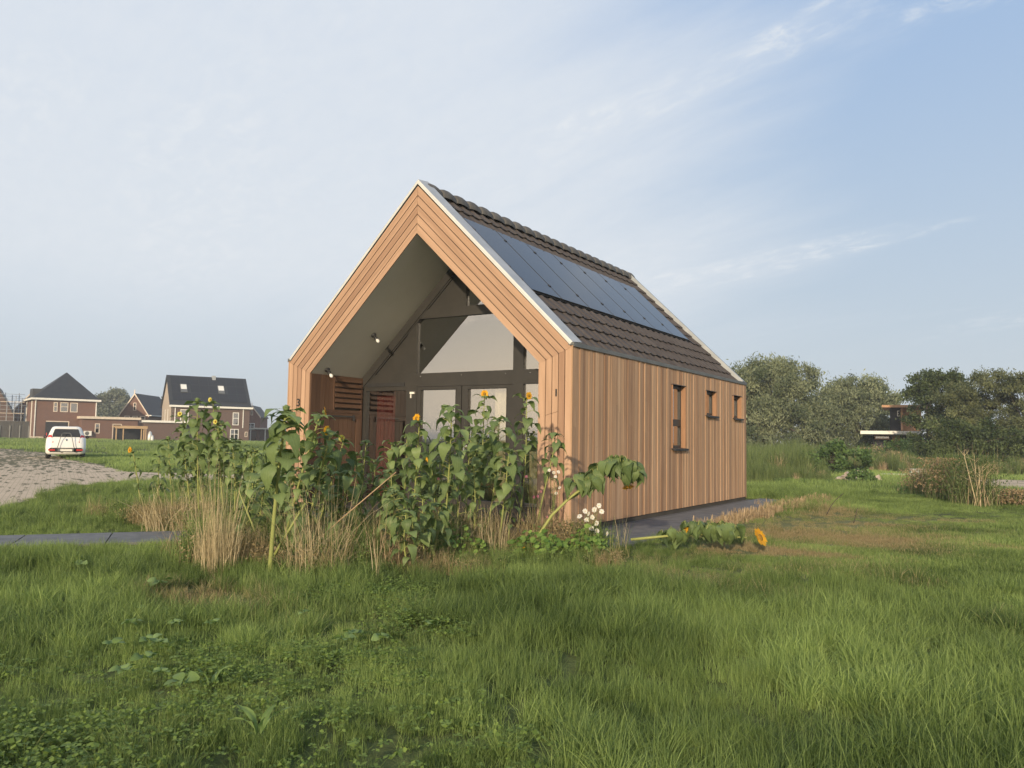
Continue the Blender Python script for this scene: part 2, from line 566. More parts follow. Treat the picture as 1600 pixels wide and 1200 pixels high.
mat('road_pavers', (.35, .3, .25), .95, spec=.05, build=paver_mat)
G = lambda n: MATS[n]

# ------------------------------------------------------------------ ground
def ter(x, y):
    d = math.hypot(x - 5.5, y + 10.3)
    return min(max((d - 18) * .0062, 0), .62)


def ground():
    rs = [0, 1.5, 3, 4.5, 6, 8, 10, 12, 14, 16, 18, 21, 25, 30, 36, 43, 52, 64, 80, 100, 118, 150, 220, 400, 800, 2000]
    n = 96
    V = [(5.5, -10.3, 0.0)]
    for r in rs[1:]:
        for k in range(n):
            a = 2 * math.pi * k / n
            x, y = 5.5 + r * math.cos(a), -10.3 + r * math.sin(a)
            bump = .03 * math.sin(x * 1.3 + .7 * y) * math.sin(y * .9 - x * .4) - .02 if r < 9 and y < -6 else 0
            V.append((x, y, ter(x, y) + bump))
    F = [(0, 1 + k, 1 + (k + 1) % n) for k in range(n)]
    for i in range(len(rs) - 2):
        for k in range(n):
            a = 1 + i * n
            F.append((a + k, a + n + k, a + n + (k + 1) % n, a + (k + 1) % n))
    m = MB(); m.idx(V, F)
    o = m.build('ground', G('ground_soil'), kind='structure')
    return o


ground()

ROAD_LO = [(-8.0, -8.6), (-8.6, -5.4), (-9.35, -3.29), (-11.4, -1.6), (-13.81, .21), (-15.0, 2.59), (-13.2, 4.7), (-12.0, 6.2), (-9.5, 9.5)]
ROAD_HI = [(-60.0, -8.0), (-56, 6), (-49.7, 15.5), (-40.4, 13.5), (-29.5, 9.4), (-19.4, 5.3), (-16.4, 6.6), (-14.8, 8.2), (-11.6, 12)]
ROAD_POLY = ROAD_LO + ROAD_HI[::-1]


def strip_surface(name, lo, hi, m, lift, nu=12):
    mb = MB()
    def samp(L, t):
        t *= len(L) - 1; i = min(int(t), len(L) - 2); f = t - i
        return (L[i][0] * (1 - f) + L[i + 1][0] * f, L[i][1] * (1 - f) + L[i + 1][1] * f)
    nl = (len(lo) - 1) * 4
    V, F = [], []
    for i in range(nl + 1):
        a, b = samp(lo, i / nl), samp(hi, i / nl)
        for k in range(nu + 1):
            q = k / nu
            x, y = a[0] * (1 - q) + b[0] * q, a[1] * (1 - q) + b[1] * q
            V.append((x, y, ter(x, y) + lift))
    for i in range(nl):
        for k in range(nu):
            a = i * (nu + 1) + k
            F.append((a, a + 1, a + nu + 2, a + nu + 1))
    mb.idx(V, F)
    return mb.build(name, m, kind='structure')


strip_surface('road', ROAD_LO, ROAD_HI, G('road_pavers'), .02)
FAR_ROAD = [(3.6, 19.6), (9.5, 15.6), (10.5, 24.0), (3.2, 25.6)]
strip_surface('side_road', [(3.9, 19.9), (10, 15.8)], [(3.2, 25.4), (11, 25.2)], G('road_pavers'), .02)


def paving():
    m = MB()
    def slab(poly, z):
        m.prism(poly, -.02, z, axis=2, tint=random.random())
    # strip beside the right wall: large slabs with open joints
    y = -1.25
    while y < 9.2:
        y1 = min(y + 1.0, 9.3)
        slab([(.17, y + .006), (1.25, y + .006), (1.25, y1 - .006), (.17, y1 - .006)], .030 + .003 * random.random())
        y = y1
    x = -7.1
    while x < .15:
        x1 = min(x + 1.0, .158)
        slab([(x + .006, -1.25), (x1 - .006, -1.25), (x1 - .006, -.02), (x + .006, -.02)], .028 + .003 * random.random())
        x = x1
    m.build('terrace_paving', G('slate_paving'), kind='structure')
    m = MB()
    A, B = Vector((-8.3, -10.1, 0)), Vector((-2.3, -1.62, 0))
    d = (B - A).normalized(); n = Vector((d.y, -d.x, 0)); L = (B - A).length
    s = 0.0
    while s < L - .1:
        s1 = min(s + 1.0, L)
        P = [A + d * (s + .008) - n * .56, A + d * (s + .008) + n * .56, A + d * (s1 - .008) + n * .56, A + d * (s1 - .008) - n * .56]
        m.prism([(p.x, p.y) for p in P], -.02, .03 + .004 * random.random(), axis=2)
        s = s1
    m.build('path', G('slate_paving'), kind='structure')
    m = MB(); m.box((.02, 0.0, -.02), (.165, 8.75, .022)); m.build('gravel_strip', G('gravel_strip'), kind='structure')


paving()

# ------------------------------------------------------------------ wooden house
W, L, HE, HR = 5.933, 8.69, 2.80, 5.70
T = .54
HI, HA = 2.50, 4.79        # inner profile eave and apex
YG = 1.38                  # glazing plane
house = empty('wooden_house', (0, 0, 0), 0, 'cedar clad gabled house with solar panels on its brown tiled roof', 'house')
A45 = math.atan2(HR - HE, W / 2)
SL = math.hypot(HR - HE, W / 2)


def roofpt(s, y, n=0.0, side=1):
    """point on roof plane: s up the slope from the right (side 1) or left eave, n above it"""
    ux, uz = -math.cos(A45), math.sin(A45)
    x = 0 + ux * s + math.sin(A45) * n
    z = HE + uz * s + math.cos(A45) * n
    if side < 0: x = -W - x
    return (x, y, z)


def front_cladding():
    m = MB()
    outer = [(-W, .08), (-W, HE - .085), (-W / 2, HR - .105), (0, HE - .085), (0, .08)]
    inner = [(-W + T, .08), (-W + T, HI), (-W / 2, HA), (-T, HI), (-T, .08)]
    N = 5
    tints = {1: [.75, .45, .25, .8, .55], 2: [.55, .5, .15, .5, .6], 3: [.6, .5, .45, .55, .75], 4: [.85, .1, .65, .7, .8]}
    for seg in range(4):
        for k in range(N):
            g = .013
            def lerp(i, f): return Vector((outer[i][0] * (1 - f) + inner[i][0] * f, outer[i][1] * (1 - f) + inner[i][1] * f))
            f0, f1 = k / N, (k + 1) / N
            a0, a1, b1, b0 = lerp(seg, f0), lerp(seg + 1, f0), lerp(seg + 1, f1), lerp(seg, f1)
            # shrink for the shadow gap
            d = (a1 - a0).normalized(); wv = (b0 - a0); wv = (wv - d * wv.dot(d)).normalized()
            if k > 0: a0 += wv * g * .5; a1 += wv * g * .5
            if k < N - 1: b0 -= wv * g * .5; b1 -= wv * g * .5
            tn = tints[seg + 1][k]
            u0 = random.random() * 20
            segs = [(0, 1)]
            if seg == 3 and k in (2, 3): segs = [(0, .335), (.337, 1)]
            for q0, q1 in segs:
                P = [a0.lerp(a1, q0), a0.lerp(a1, q1), b0.lerp(b1, q1), b0.lerp(b1, q0)]
                def UV(p): return ((p - a0).dot(d) + u0, (p - a0).dot(wv) + u0)
                uv = [UV(p) for p in P]
                yf, yb = -.022, -.002
                m.face([(p.x, yf, p.y) for p in P], uv, tn)
                for i in range(4):
                    p, q = P[i], P[(i + 1) % 4]
                    m.face([(q.x, yf, q.y), (p.x, yf, p.y), (p.x, yb, p.y), (q.x, yb, q.y)], [UV(q), UV(p), UV(p), UV(q)], tn)
    return m.build('front_cladding', G('cedar_front'), house)


front_cladding()


def frame_shell():
    # dark carcass behind the front boards, thick profile ring
    m = MB()
    outer = [(-W + .01, .08), (-W + .01, HE - .09), (-W / 2, HR - .115), (-.01, HE - .09), (-.01, .08)]
    inner = [(-W + T - .004, .08), (-W + T - .004, HI), (-W / 2, HA + .004), (-T + .004, HI), (-T + .004, .08)]
    for i in range(4):
        m.prism([outer[i], outer[i + 1], inner[i + 1], inner[i]], -.002, .04, axis=1)
    m.build('gable_carcass', G('plinth_dark'), house)


frame_shell()


def side_cladding(x, sgn, wins):
    """vertical boards of random width on plane x; wins = [(y0,y1,z0,z1)] openings"""
    m = MB()
    y = 0.0
    top = HE - .055
    while y < L - .02:
        w = random.choice([.052, .062, .07, .084, .10])
        y1 = min(y + w, L)
        d = random.choice([.0, .003, .006, .009])
        tn = min(max(random.gauss(.5, .24), 0), 1)
        if random.random() < .14: tn = random.uniform(0, .14)
        ivs = [(.10, top)]
        for (a, b, z0, z1) in wins:
            if y1 > a and y < b:
                ivs = [q for lo, hi in ivs for q in ((lo, min(hi, z0)), (max(lo, z1), hi)) if q[1] - q[0] > .01]
        for lo, hi in ivs:
            # butt joint somewhere in long boards
            cuts = [lo, hi]
            if hi - lo > 2 and random.random() < .45: cuts = [lo, random.uniform(.7, 2.2), hi]
            for i in range(len(cuts) - 1):
                m.box((x, y + .002, cuts[i] + (.002 if i else 0)), (x + sgn * (.018 + d), y1 - .002, cuts[i + 1]), tn + random.uniform(-.06, .06) if i else tn, along=2)
        y = y1
    return m.build('side_cladding', G('cedar_side'), house)


WINS = [(3.93, 4.63, 1.235, 2.43), (5.83, 6.50, 1.92, 2.43), (7.70, 8.30, 1.92, 2.43)]
side_cladding(0.0, 1, WINS)
side_cladding(-W, -1, [])


def walls():
    m = MB()
    # right wall core with openings, left wall core, back wall
    ys = [0.04] + [q for w in WINS for q in w[:2]] + [L]
    for i in range(0, len(ys), 2):
        m.box((-.30, ys[i], .0), (-.001, ys[i + 1], HE - .06))
    for a, b, z0, z1 in WINS:
        m.box((-.30, a, 0), (-.001, b, z0)); m.box((-.30, a, z1), (-.001, b, HE - .06))
    m.box((-W + .001, .04, 0), (-W + .30, L, HE - .06))
    m.prism([(-W + .3, 0), (-.3, 0), (-.3, HE - .1), (-W / 2, HR - .35), (-W + .3, HE - .1)], L - .2, L - .01, axis=1)
    # inner linings
    m.box((-T + .0, .04, 0), (-.301, YG + .1, HI - .02))
    m.box((-W + .301, .04, 0), (-W + T - .02, YG + .1, HI + .0))
    m.build('wall', G('interior_dark'), house)
    m = MB()
    m.box((-W + .03, .03, -.05), (-.03, L - .03, .10))
    m.build('plinth', G('plinth_dark'), house)
    m = MB(); m.box((-W + .3, .05, .101), (-.3, L - .2, .12)); m.build('floor', G('interior_dark'), house)
    # gable boards on the back
    m = MB()
    for k in range(60):
        x0 = -W + k * W / 60
        zt = HE - .05 + (HR - HE) * (1 - abs(x0 + W / 120 + W / 2) / (W / 2)) - .07
        m.box((x0 + .003, L - .008, .1), (x0 + W / 60 - .003, L + .014, zt), random.random(), along=2)
    m.build('back_cladding', G('cedar_side'), house)
    # recess side boards (right hand, seen edge on)
    m = MB()
    y = -.02
    while y < YG - .05:
        m.box((-T + .0, y + .003, .1), (-T + .002 - .02, min(y + .11, YG - .04) - .003, HI), .5 + random.uniform(-.3, .3), along=2)
        y += .11
    m.build('reveal_cladding', G('cedar_front'), house)


walls()


def soffit():
    m = MB()
    e = .012
    for s in (1, -1):
        x0 = -T if s > 0 else -W + T
        xs = -W / 2
        a, b = (x0, HI), (xs, HA)
        m.face([(a[0], -.001, a[1]), (a[0], YG + .03, a[1]), (b[0], YG + .03, b[1]), (b[0], -.001, b[1])][::(1 if s > 0 else -1)])
        # body above
        m.face([(a[0], -.001, a[1] + .04), (a[0], YG + .03, a[1] + .04), (b[0], YG + .03, b[1] + .04), (b[0], -.001, b[1] + .04)])
    m.build('soffit', G('soffit_paint'), house)


soffit()


def rooft(s, y, n=0.0, side=1):
    return roofpt(s, y, n - .045, side)


def roof_tiles():
    gauge, tw = .335, .30
    y0, y1 = .27, L - .27
    pnl = (0.50, 7.70, 1.40, 3.36)
    for side in (1, -1):
        m = MB()
        nrow = 12
        ncol = int(round((y1 - y0) / tw)); w = (y1 - y0) / ncol
        NP = 9
        # pantile-like wave
        prof = []
        for j in range(NP):
            t_ = j / (NP - 1)
            h = .027 * math.exp(-((t_ - .82) / .10) ** 2) + .003 * math.cos(2 * math.pi * t_)
            prof.append((t_, h))
        for r in range(nrow):
            s0 = r * gauge - .03
            s1 = s0 + gauge + .045
            if s0 > SL - .1: break
            s1 = min(s1, SL - .02)
            for c in range(ncol):
                yy = y0 + c * w
                mid = yy + w / 2
                if side == 1 and pnl[0] < mid < pnl[1] and pnl[2] - .1 < s0 + .15 < pnl[3] - .12: continue
                tn = min(max(random.gauss(.5, .22), 0), 1)
                jit = random.uniform(-.003, .003)
                V, F = [], []
                for (t_, h) in prof:
                    y = yy + t_ * w
                    V.append(rooft(s0, y, -.005 + h + jit - .016, side))      # underside of nose
                    V.append(rooft(s0, y, -.005 + h + jit, side))
                    V.append(rooft(s1, y, -.038 + h + jit, side))
                for j in range(NP - 1):
                    a = j * 3
                    F += [(a, a + 3, a + 4, a + 1), (a + 1, a + 4, a + 5, a + 2)]
                # close right and left edges
                V.append(rooft(s0, yy + w, -.06, side)); V.append(rooft(s1, yy + w, -.06, side))
                e = (NP - 1) * 3
                F += [(e, len(V) - 2, len(V) - 1, e + 2, e + 1)]
                m.idx(V, F, tn, 0, False)
        # underlay board
        a, b = rooft(-.02, .03, -.056, side), rooft(SL, .03, -.056, side)
        c, d = rooft(SL, L - .03, -.056, side), rooft(-.02, L - .03, -.056, side)
        m.face([a, b, c, d], tint=0.0)
        a2, b2 = rooft(-.0, .03, -.18, side), rooft(SL - .1, .03, -.18, side)
        c2, d2 = rooft(SL - .1, L - .03, -.18, side), rooft(-.0, L - .03, -.18, side)
        m.face([d2, c2, b2, a2], tint=0.0)
        m.face([a, a2, b2, b], tint=0); m.face([c, c2, d2, d], tint=0)
        m.build('roof_tiles', G('roof_tile'), house)
    m = MB()
    y = .14
    pitch = .392
    while y < L - .2:
        V, F = [], []
        # half round tile, flared towards the front end
        st = [(0, .134, .0), (.03, .146, .004), (.10, .158, .008), (.20, .160, .008), (.30, .148, .0), (.37, .132, -.01), (pitch + .03, .124, -.014)]
        nn = 10
        for (dy, r, dz) in st:
            for k in range(nn + 1):
                a = R(-8) + (math.pi + R(16)) * k / nn
                V.append((-W / 2 + r * math.cos(a) * .95, y + dy, HR - .155 + dz + r * math.sin(a)))
        for i in range(len(st) - 1):
            for k in range(nn):
                q = i * (nn + 1) + k
                F.append((q, q + 1, q + nn + 2, q + nn + 1))
        b = len(V)
        for k in range(nn + 1):
            a = R(-8) + (math.pi + R(16)) * k / nn
            V.append((-W / 2 + .12 * math.cos(a) * .95, y, HR - .155 + .12 * math.sin(a)))
        for k in range(nn):
            F.append((k, b + k, b + k + 1, k + 1))
        m.idx(V, F, random.gauss(.45, .15), 0, True)
        y += pitch
    m.build('ridge_tiles', G('ridge_clay'), house)


roof_tiles()


def panels():
    y0, y1, s0, s1 = .50, 7.72, 1.405, 3.34
    n = 7; w = (y1 - y0) / n
    m = MB()
    a = -.02
    m.face([rooft(s0 - .02, y0 - .02, a), rooft(s0 - .02, y1 + .02, a), rooft(s1 + .1, y1 + .02, a), rooft(s1 + .1, y0 - .02, a)])
    m.face([rooft(s0 - .02, y0 - .02, a), rooft(s0 - .02, y0 - .02, -.06), rooft(s0 - .02, y1 + .02, -.06), rooft(s0 - .02, y1 + .02, a)])
    m.build('panel_tray', G('black_plastic'), house)
    for i in range(n):
        p = MB()
        ya, yb = y0 + i * w + .019, y0 + (i + 1) * w - .019
        h0, h1 = -.015, .012
        lo = [rooft(s0, ya, h0), rooft(s0, yb, h0), rooft(s1, yb, h0), rooft(s1, ya, h0)]
        hi = [rooft(s0, ya, h1), rooft(s0, yb, h1), rooft(s1, yb, h1), rooft(s1, ya, h1)]
        p.face(hi)
        for k in range(4):
            p.face([lo[k], lo[(k + 1) % 4], hi[(k + 1) % 4], hi[k]], mi=1)
        o = p.build('solar_panel', [G('solar_cell'), G('black_plastic')], house)
        if i < n - 1:
            for sc in (s0 + .35, s1 - .30):
                q = MB()
                yy = y0 + (i + 1) * w
                P = [rooft(sc - .025, yy - .022, .0125), rooft(sc - .025, yy + .022, .0125), rooft(sc + .025, yy + .022, .0125), rooft(sc + .025, yy - .022, .0125)]
                P2 = [rooft(sc - .025, yy - .022, .024), rooft(sc - .025, yy + .022, .024), rooft(sc + .025, yy + .022, .024), rooft(sc + .025, yy - .022, .024)]
                q.face(P2)
                for k in range(4): q.face([P[k], P[(k + 1) % 4], P2[(k + 1) % 4], P2[k]])
                q.build('clamp', G('black_plastic'), o)


panels()


def verge():
    for (ya, yb, fwd) in ((-.035, .245, -1), (L - .245, L + .035, 1)):
        for side in (1, -1):
            m = MB()
            def ring(s, y, n): return roofpt(s, y, n, side)
            sA, sB = -.015, SL + .0
            # cap: outer face (paler zinc, sunlit brightness put into its colour), top, inner face
            yo, yi = (ya, yb) if fwd < 0 else (yb, ya)
            n_lo, n_hi = -.050, .006
            ap = lambda y, n: (-W / 2, y, HR + n / math.cos(A45))
            def pt(top, y, n): return ap(y, n) if top else ring(sA, y, n)
            m.face([pt(0, yo, n_lo), pt(1, yo, n_lo), pt(1, yo, n_hi - .02), pt(0, yo, n_hi - .02)], mi=1)
            m.face([pt(0, yo, n_hi - .02), pt(1, yo, n_hi - .02), pt(1, yo - fwd * .012, n_hi), pt(0, yo - fwd * .012, n_hi)], mi=1)
            m.face([pt(0, yo - fwd * .012, n_hi), pt(1, yo - fwd * .012, n_hi), pt(1, yi, n_hi + .026), pt(0, yi, n_hi + .026)])
            m.face([pt(0, yi, n_hi + .026), pt(1, yi, n_hi + .026), pt(1, yi, -.06), pt(0, yi, -.06)])
            m.face([pt(0, yo, n_lo), pt(0, yo, n_hi - .02), pt(0, yi, n_hi + .026), pt(0, yi, -.06)], mi=1)
            m.face([pt(0, yo, n_lo), pt(0, yi, n_lo), pt(1, yi, n_lo), pt(1, yo, n_lo)])
            m.build('verge_trim', [G('zinc'), G('zinc_pale')], house)
    for sgn, x in ((1, 0.0), (-1, -W)):
        m = MB()
        m.box((x - sgn * .05, -.03, HE - .052), (x + sgn * .045, L + .02, HE - .012))
        m.box((x + sgn * .032, -.03, HE - .075), (x + sgn * .047, L + .02, HE - .053), mi=0)
        m.build('gutter', G('grey_trim'), house)
        m = MB()
        m.box((x - sgn * .0, -.028, .08), (x + sgn * .022, -.0015, HE - .06), .5); m.build('corner_board', G('cedar_side'), house)
        m = MB(); m.box((x, L + .0, .08), (x + sgn * .022, L + .02, HE - .06), .7)
        m.build('corner_board', G('cedar_side'), house)


verge()


def pane(name, x0, x1, z0, z1, y, parent, poly=None):
    m = MB()
    P = poly or [(x0, z0), (x1, z0), (x1, z1), (x0, z1)]
    m.face([(q[0], y, q[1]) for q in P])
    return m.build(name, G('window_glass'), parent)


def glazing():
    y0, y1 = YG, YG + .09
    xl, xr = -W + T + .0, -T - .0
    def zc(x):   # inner roof line at x
        return HI + (HA - HI) * (1 - abs(x + W / 2) / (W / 2 - T))
    m = MB()
    def bar(x0, x1, z0, z1, dy=0.0): m.box((x0, y0 - dy, z0), (x1, y1 + dy, z1))
    # sloped head bars along the soffit
    for s in (1, -1):
        a = (xl if s > 0 else xr, HI); b = (-W / 2, HA)
        m.prism([a, b, (b[0], b[1] - .20), (a[0], a[1] - .20)], y0 - .035, y1, axis=1)
        m.prism([(a[0], a[1] - .2), (b[0], b[1] - .2), (b[0], b[1] - .235), (a[0], a[1] - .235)], y0 - .012, y1, axis=1)
    bar(xl, xr, 2.31, 2.56, .004)               # transom
    bar(-4.62, -1.3, 3.59, 3.76, .003)               # upper transom
    bar(xl, xl + .09, .1, 2.31)                  # left jamb
    bar(-4.28, -4.03, .1, 2.31); bar(-4.28, -4.06, 2.56, 3.59)   # post left of doors
    bar(-1.90, -1.69, .1, 2.31); bar(-1.90, -1.69, 2.56, 3.59)
    bar(xr - .09, xr, .1, 2.31)
    bar(-3.04, -2.93, 3.76, 4.5)
    bar(xl, -4.28, .10, .22); bar(-1.69, xr, .1, .22)
    bar(-5.30, -4.28, 2.25, 2.31)
    m.build('glazing_frame', G('anthracite'), house)
    # solid panels left of the tall pane and small gable fill
    m = MB()
    m.prism([(xl, 2.56), (-4.28, 2.56), (-4.28, zc(-4.28) - .2)], y0 + .02, y1 - .01, axis=1)
    m.prism([(-4.06 + .0, 3.76), (-3.04, 3.76), (-3.04, zc(-3.04) - .2), (-4.06, zc(-4.06) - .2)], y0 + .018, y1 - .012, axis=1)
    m.build('infill_panel', G('anthracite'), house)
    yp = YG + .05
    pane('window_pane', -4.06, -1.90, 2.56, 3.59, yp, house)
    pane('window_pane', 0, 0, 0, 0, yp, house, [(-1.69, 2.56), (xr, 2.56), (xr, 2.3), (-.6, 2.57), (-1.69, zc(-1.69) - .2)][:2] + [(-1.69, zc(-1.69) - .2)])
    pane('window_pane', 0, 0, 0, 0, yp, house, [(-2.93, 3.76), (-1.66, 3.76), (-2.93, zc(-2.93) - .24)])
    pane('window_pane', -5.30, -4.28, .22, 2.25, yp, house)
    pane('window_pane', -1.69, xr - .09, .22, 2.31, yp, house)
    # double doors
    for (a, b, gx0, gx1) in ((-4.03, -3.0, -3.94, -3.13), (-2.99, -1.90, -2.85, -2.03)):
        d = MB()
        ya, yb = YG + .006, YG + .075
        d.box((a + .004, ya, .12), (gx0, yb, 2.305)); d.box((gx1, ya, .12), (b - .004, yb, 2.305))
        d.box((gx0, ya, .12), (gx1, yb, .26)); d.box((gx0, ya, 2.25), (gx1, yb, 2.305))
        # thin raised bead round the glass
        d.box((gx0, ya - .008, 2.245), (gx1, ya - .001, 2.262)); d.box((gx0 - .012, ya - .008, .25), (gx0 - .001, ya - .001, 2.262)); d.box((gx1 + .001, ya - .008, .25), (gx1 + .012, ya - .001, 2.262))
        o = d.build('door', G('anthracite'), house)
        pane('pane', gx0, gx1, .26, 2.25, YG + .045, o)
        if a < -3.5: continue
        h = MB(); h.tube([(-2.92, YG - .0, 1.22), (-2.92, YG - .045, 1.22), (-2.80, YG - .045, 1.22)], .010, 8)
        h.box((-2.935, YG - .004, 1.08), (-2.905, YG + .005, 1.30)); h.build('handle', G('chrome'), o)
    # small white contact sensor on the post and screws
    m = MB(); m.box((-4.17, YG - .04, 2.175), (-4.07, YG - .0045, 2.215)); m.box((-4.165, YG - .03, 2.10), (-4.145, YG - .0045, 2.174)); m.build('sensor', G('white_paint'), house)
    m = MB(); m.box((-4.14, YG - .04, .99), (-4.05, YG - .0045, 1.04)); m.build('door_catch', G('white_paint'), house)
    for x in (-3.95, -3.0, -2.05, -1.55):
        m = MB(); m.lathe([(0.001, -.006), (.010, -.005), (.010, 0)], (x, YG - .0045, 2.50), 8, (0, 1, 0)); m.build('screw_head', G('chrome'), house)
    # handle side letter: roller shade cassette over the left pane
    m = MB(); m.box((-5.29, YG - .02, 2.33), (-4.32, YG + .0, 2.40)); m.build('vent_grille', G('black_plastic'), house)
    # side window linings
    for (a, b, z0, z1) in WINS:
        f = MB()
        xi = -.06
        t_ = .055
        f.box((xi - .07, a, z0), (xi, a + t_, z1)); f.box((xi - .07, b - t_, z0), (xi, b, z1))
        f.box((xi - .07, a + t_, z1 - t_), (xi, b - t_, z1)); f.box((xi - .07, a + t_, z0), (xi, b - t_, z0 + t_))
        if z1 - z0 > 1:
            f.box((xi - .068, a + t_, z0 + .42), (xi + .004, b - t_, z0 + .55))
        w = f.build('side_window', G('anthracite'), house)
        p = MB(); p.face([(xi - .03, a + t_, z0 + t_), (xi - .03, b - t_, z0 + t_), (xi - .03, b - t_, z1 - t_), (xi - .03, a + t_, z1 - t_)]); p.build('pane', G('window_glass'), w)
        r = MB()
        r.box((xi + .001, b - .018, z0 + .001), (.034, b - .001, z1 - .001), .5, along=2)
        r2 = MB(); r2.box((xi + .001, a + .001, z0 + .001), (.034, a + .018, z1 - .001), .5, along=2); r2.build('reveal', G('cedar_reveal'), w)
        r.build('reveal', G('cedar_reveal'), w)
        h = MB(); h.box((xi, a - .02, z1 - .0), (.034, b + .02, z1 + .012)); h.build('head_flashing', G('black_plastic'), w)
        s = MB(); s.prism([(xi, z0 + .012), (.085, z0 - .012), (.085, z0 - .045), (.070, z0 - .045), (.070, z0 - .022), (xi, z0 - .004)], a - .03, b + .03, axis=1)
        s.build('sill', G('black_plastic'), w)


glazing()


def recess_left():
    X = -W + T
    m = MB()
    # frame boards and louvre field of the store wall
    m.box((X, .0, .10), (X + .022, .13, HI), .3, along=2)
    for y in (.13, .24, .35, .46): m.box((X, y + .003, 1.86), (X + .016, y + .107, HI), random.random(), along=2)
    m.box((X, .57, 1.84), (X + .03, .60, HI), .7, along=2); m.box((X, 1.30, .1), (X + .03, YG - .036, HI), .6, along=2)
    m.box((X, .60, HI - .05), (X + .03, 1.30, HI), .5)
    m.box((X, .13, 1.80), (X + .026, 1.30, 1.86), .2)
    m.build('store_panel', G('store_wood'), house)
    m = MB()
    z = 1.90
    while z < 2.42:
        m.prism([(X + .004, z + .07), (X + .050, z), (X + .058, z + .012), (X + .012, z + .085)], .601, 1.299, axis=1, tint=random.uniform(.7, 1))
        z += .098
    m.build('louvre', G('store_wood'), house)
    d = MB()
    y = .135
    while y < 1.28:
        y1 = min(y + .118, 1.295)
        d.box((X, y + .003, .12), (X + .018, y1 - .003, 1.795), random.random(), along=2); y = y1
    d.box((X + .018, .135, 1.70), (X + .034, 1.295, 1.79), .4); d.box((X + .018, .135, .12), (X + .034, 1.295, .24), .4)
    d.box((X + .018, 1.19, .24), (X + .034, 1.295, 1.70), .9, along=2); d.box((X + .018, .135, .24), (X + .034, .22, 1.70), .4, along=2)
    o = d.build('store_door', G('store_wood'), house)
    h = MB(); h.box((X + .034, .45, 1.725), (X + .048, 1.10, 1.755)); h.box((X + .034, 1.08, 1.66), (X + .05, 1.13, 1.77)); h.build('bolt', G('black_plastic'), o)
    # stake leaning against the store door
    # number 3 on the left front boards
    cu = bpy.data.curves.new('house_number', 'FONT'); cu.body = '3'; cu.size = .20; cu.extrude = .008; cu.align_x = 'CENTER'
    tmp = bpy.data.objects.new('tmp', cu)
    COL.objects.link(tmp)
    dg = bpy.context.evaluated_depsgraph_get()
    me = bpy.data.meshes.new_from_object(tmp.evaluated_get(dg))
    bpy.data.objects.remove(tmp)
    me.materials.clear(); me.materials.append(G('black_plastic'))
    n = bpy.data.objects.new('house_number', me); COL.objects.link(n)
    n.parent = house; n.location = (-5.655, -.034, 1.90); n.rotation_euler = (math.pi / 2, 0, 0)
    # two spot lamps on the left soffit
    nrm = Vector((HA - HI, 0, -(W / 2 - T))).normalized()   # pointing down into the recess
    for (x, y, z) in ((-4.59, .76, 3.25), (-5.29, .30, 2.59)):
        c = Vector((x, y, z))
        b = MB(); b.lathe([(.001, 0), (.05, 0), (.05, .022), (.018, .03), (.018, .06), (.034, .065), (.036, .12), (.030, .125)], c, 14, nrm)
        o = b.build('spot_lamp', G('black_plastic'), house)
        g = MB(); g.lathe([(.012, .115), (.026, .135), (.034, .165), (.028, .19), (.012, .205), (.001, .208)], c, 12, nrm); g.build('bulb', G('bulb_glass'), o)
    # dark slots in the right front boards
    for zc in (2.05, 1.24):
        m = MB(); m.box((-.262, -.0265, zc - .055), (-.236, -.0221, zc + .055)); m.build('hinge_slot', G('black_plastic'), house)


recess_left()


def curtain(x0, x1, z0, z1, y, m, name, label):
    mb = MB(); V, F = [], []
    n = 60
    for i in range(n + 1):
        t_ = i / n
        x = x0 + (x1 - x0) * t_
        d = .03 * math.sin(t_ * 2 * math.pi * 7) + .01 * math.sin(t_ * 31)
        V += [(x, y + d, z0), (x, y + d * .8, z1)]
    for i in range(n): F.append((2 * i, 2 * i + 2, 2 * i + 3, 2 * i + 1))
    mb.idx(V, F)
    return mb.build(name, m, label=label, cat='curtain')


curtain(-5.28, -4.80, .14, 2.28, YG + .30, G('red_curtain_cloth'), 'red_curtain', 'long red curtain hanging behind the left window next to the shutters')
curtain(-2.42, -2.08, .14, 2.30, YG + .24, G('pale_curtain_cloth'), 'pale_curtain', 'cream curtain hanging behind the right glass door')
curtain(-1.66, -.66, .14, 1.15, YG + .20, G('pale_curtain_cloth'), 'pale_screen', 'low cream screen standing behind the rightmost window, below a dark red interior')
curtain(-1.66, -.66, 1.2, 2.0, YG + .45, G('red_curtain_cloth'), 'dark_red_cloth', 'dark red cloth behind the upper part of the rightmost window')
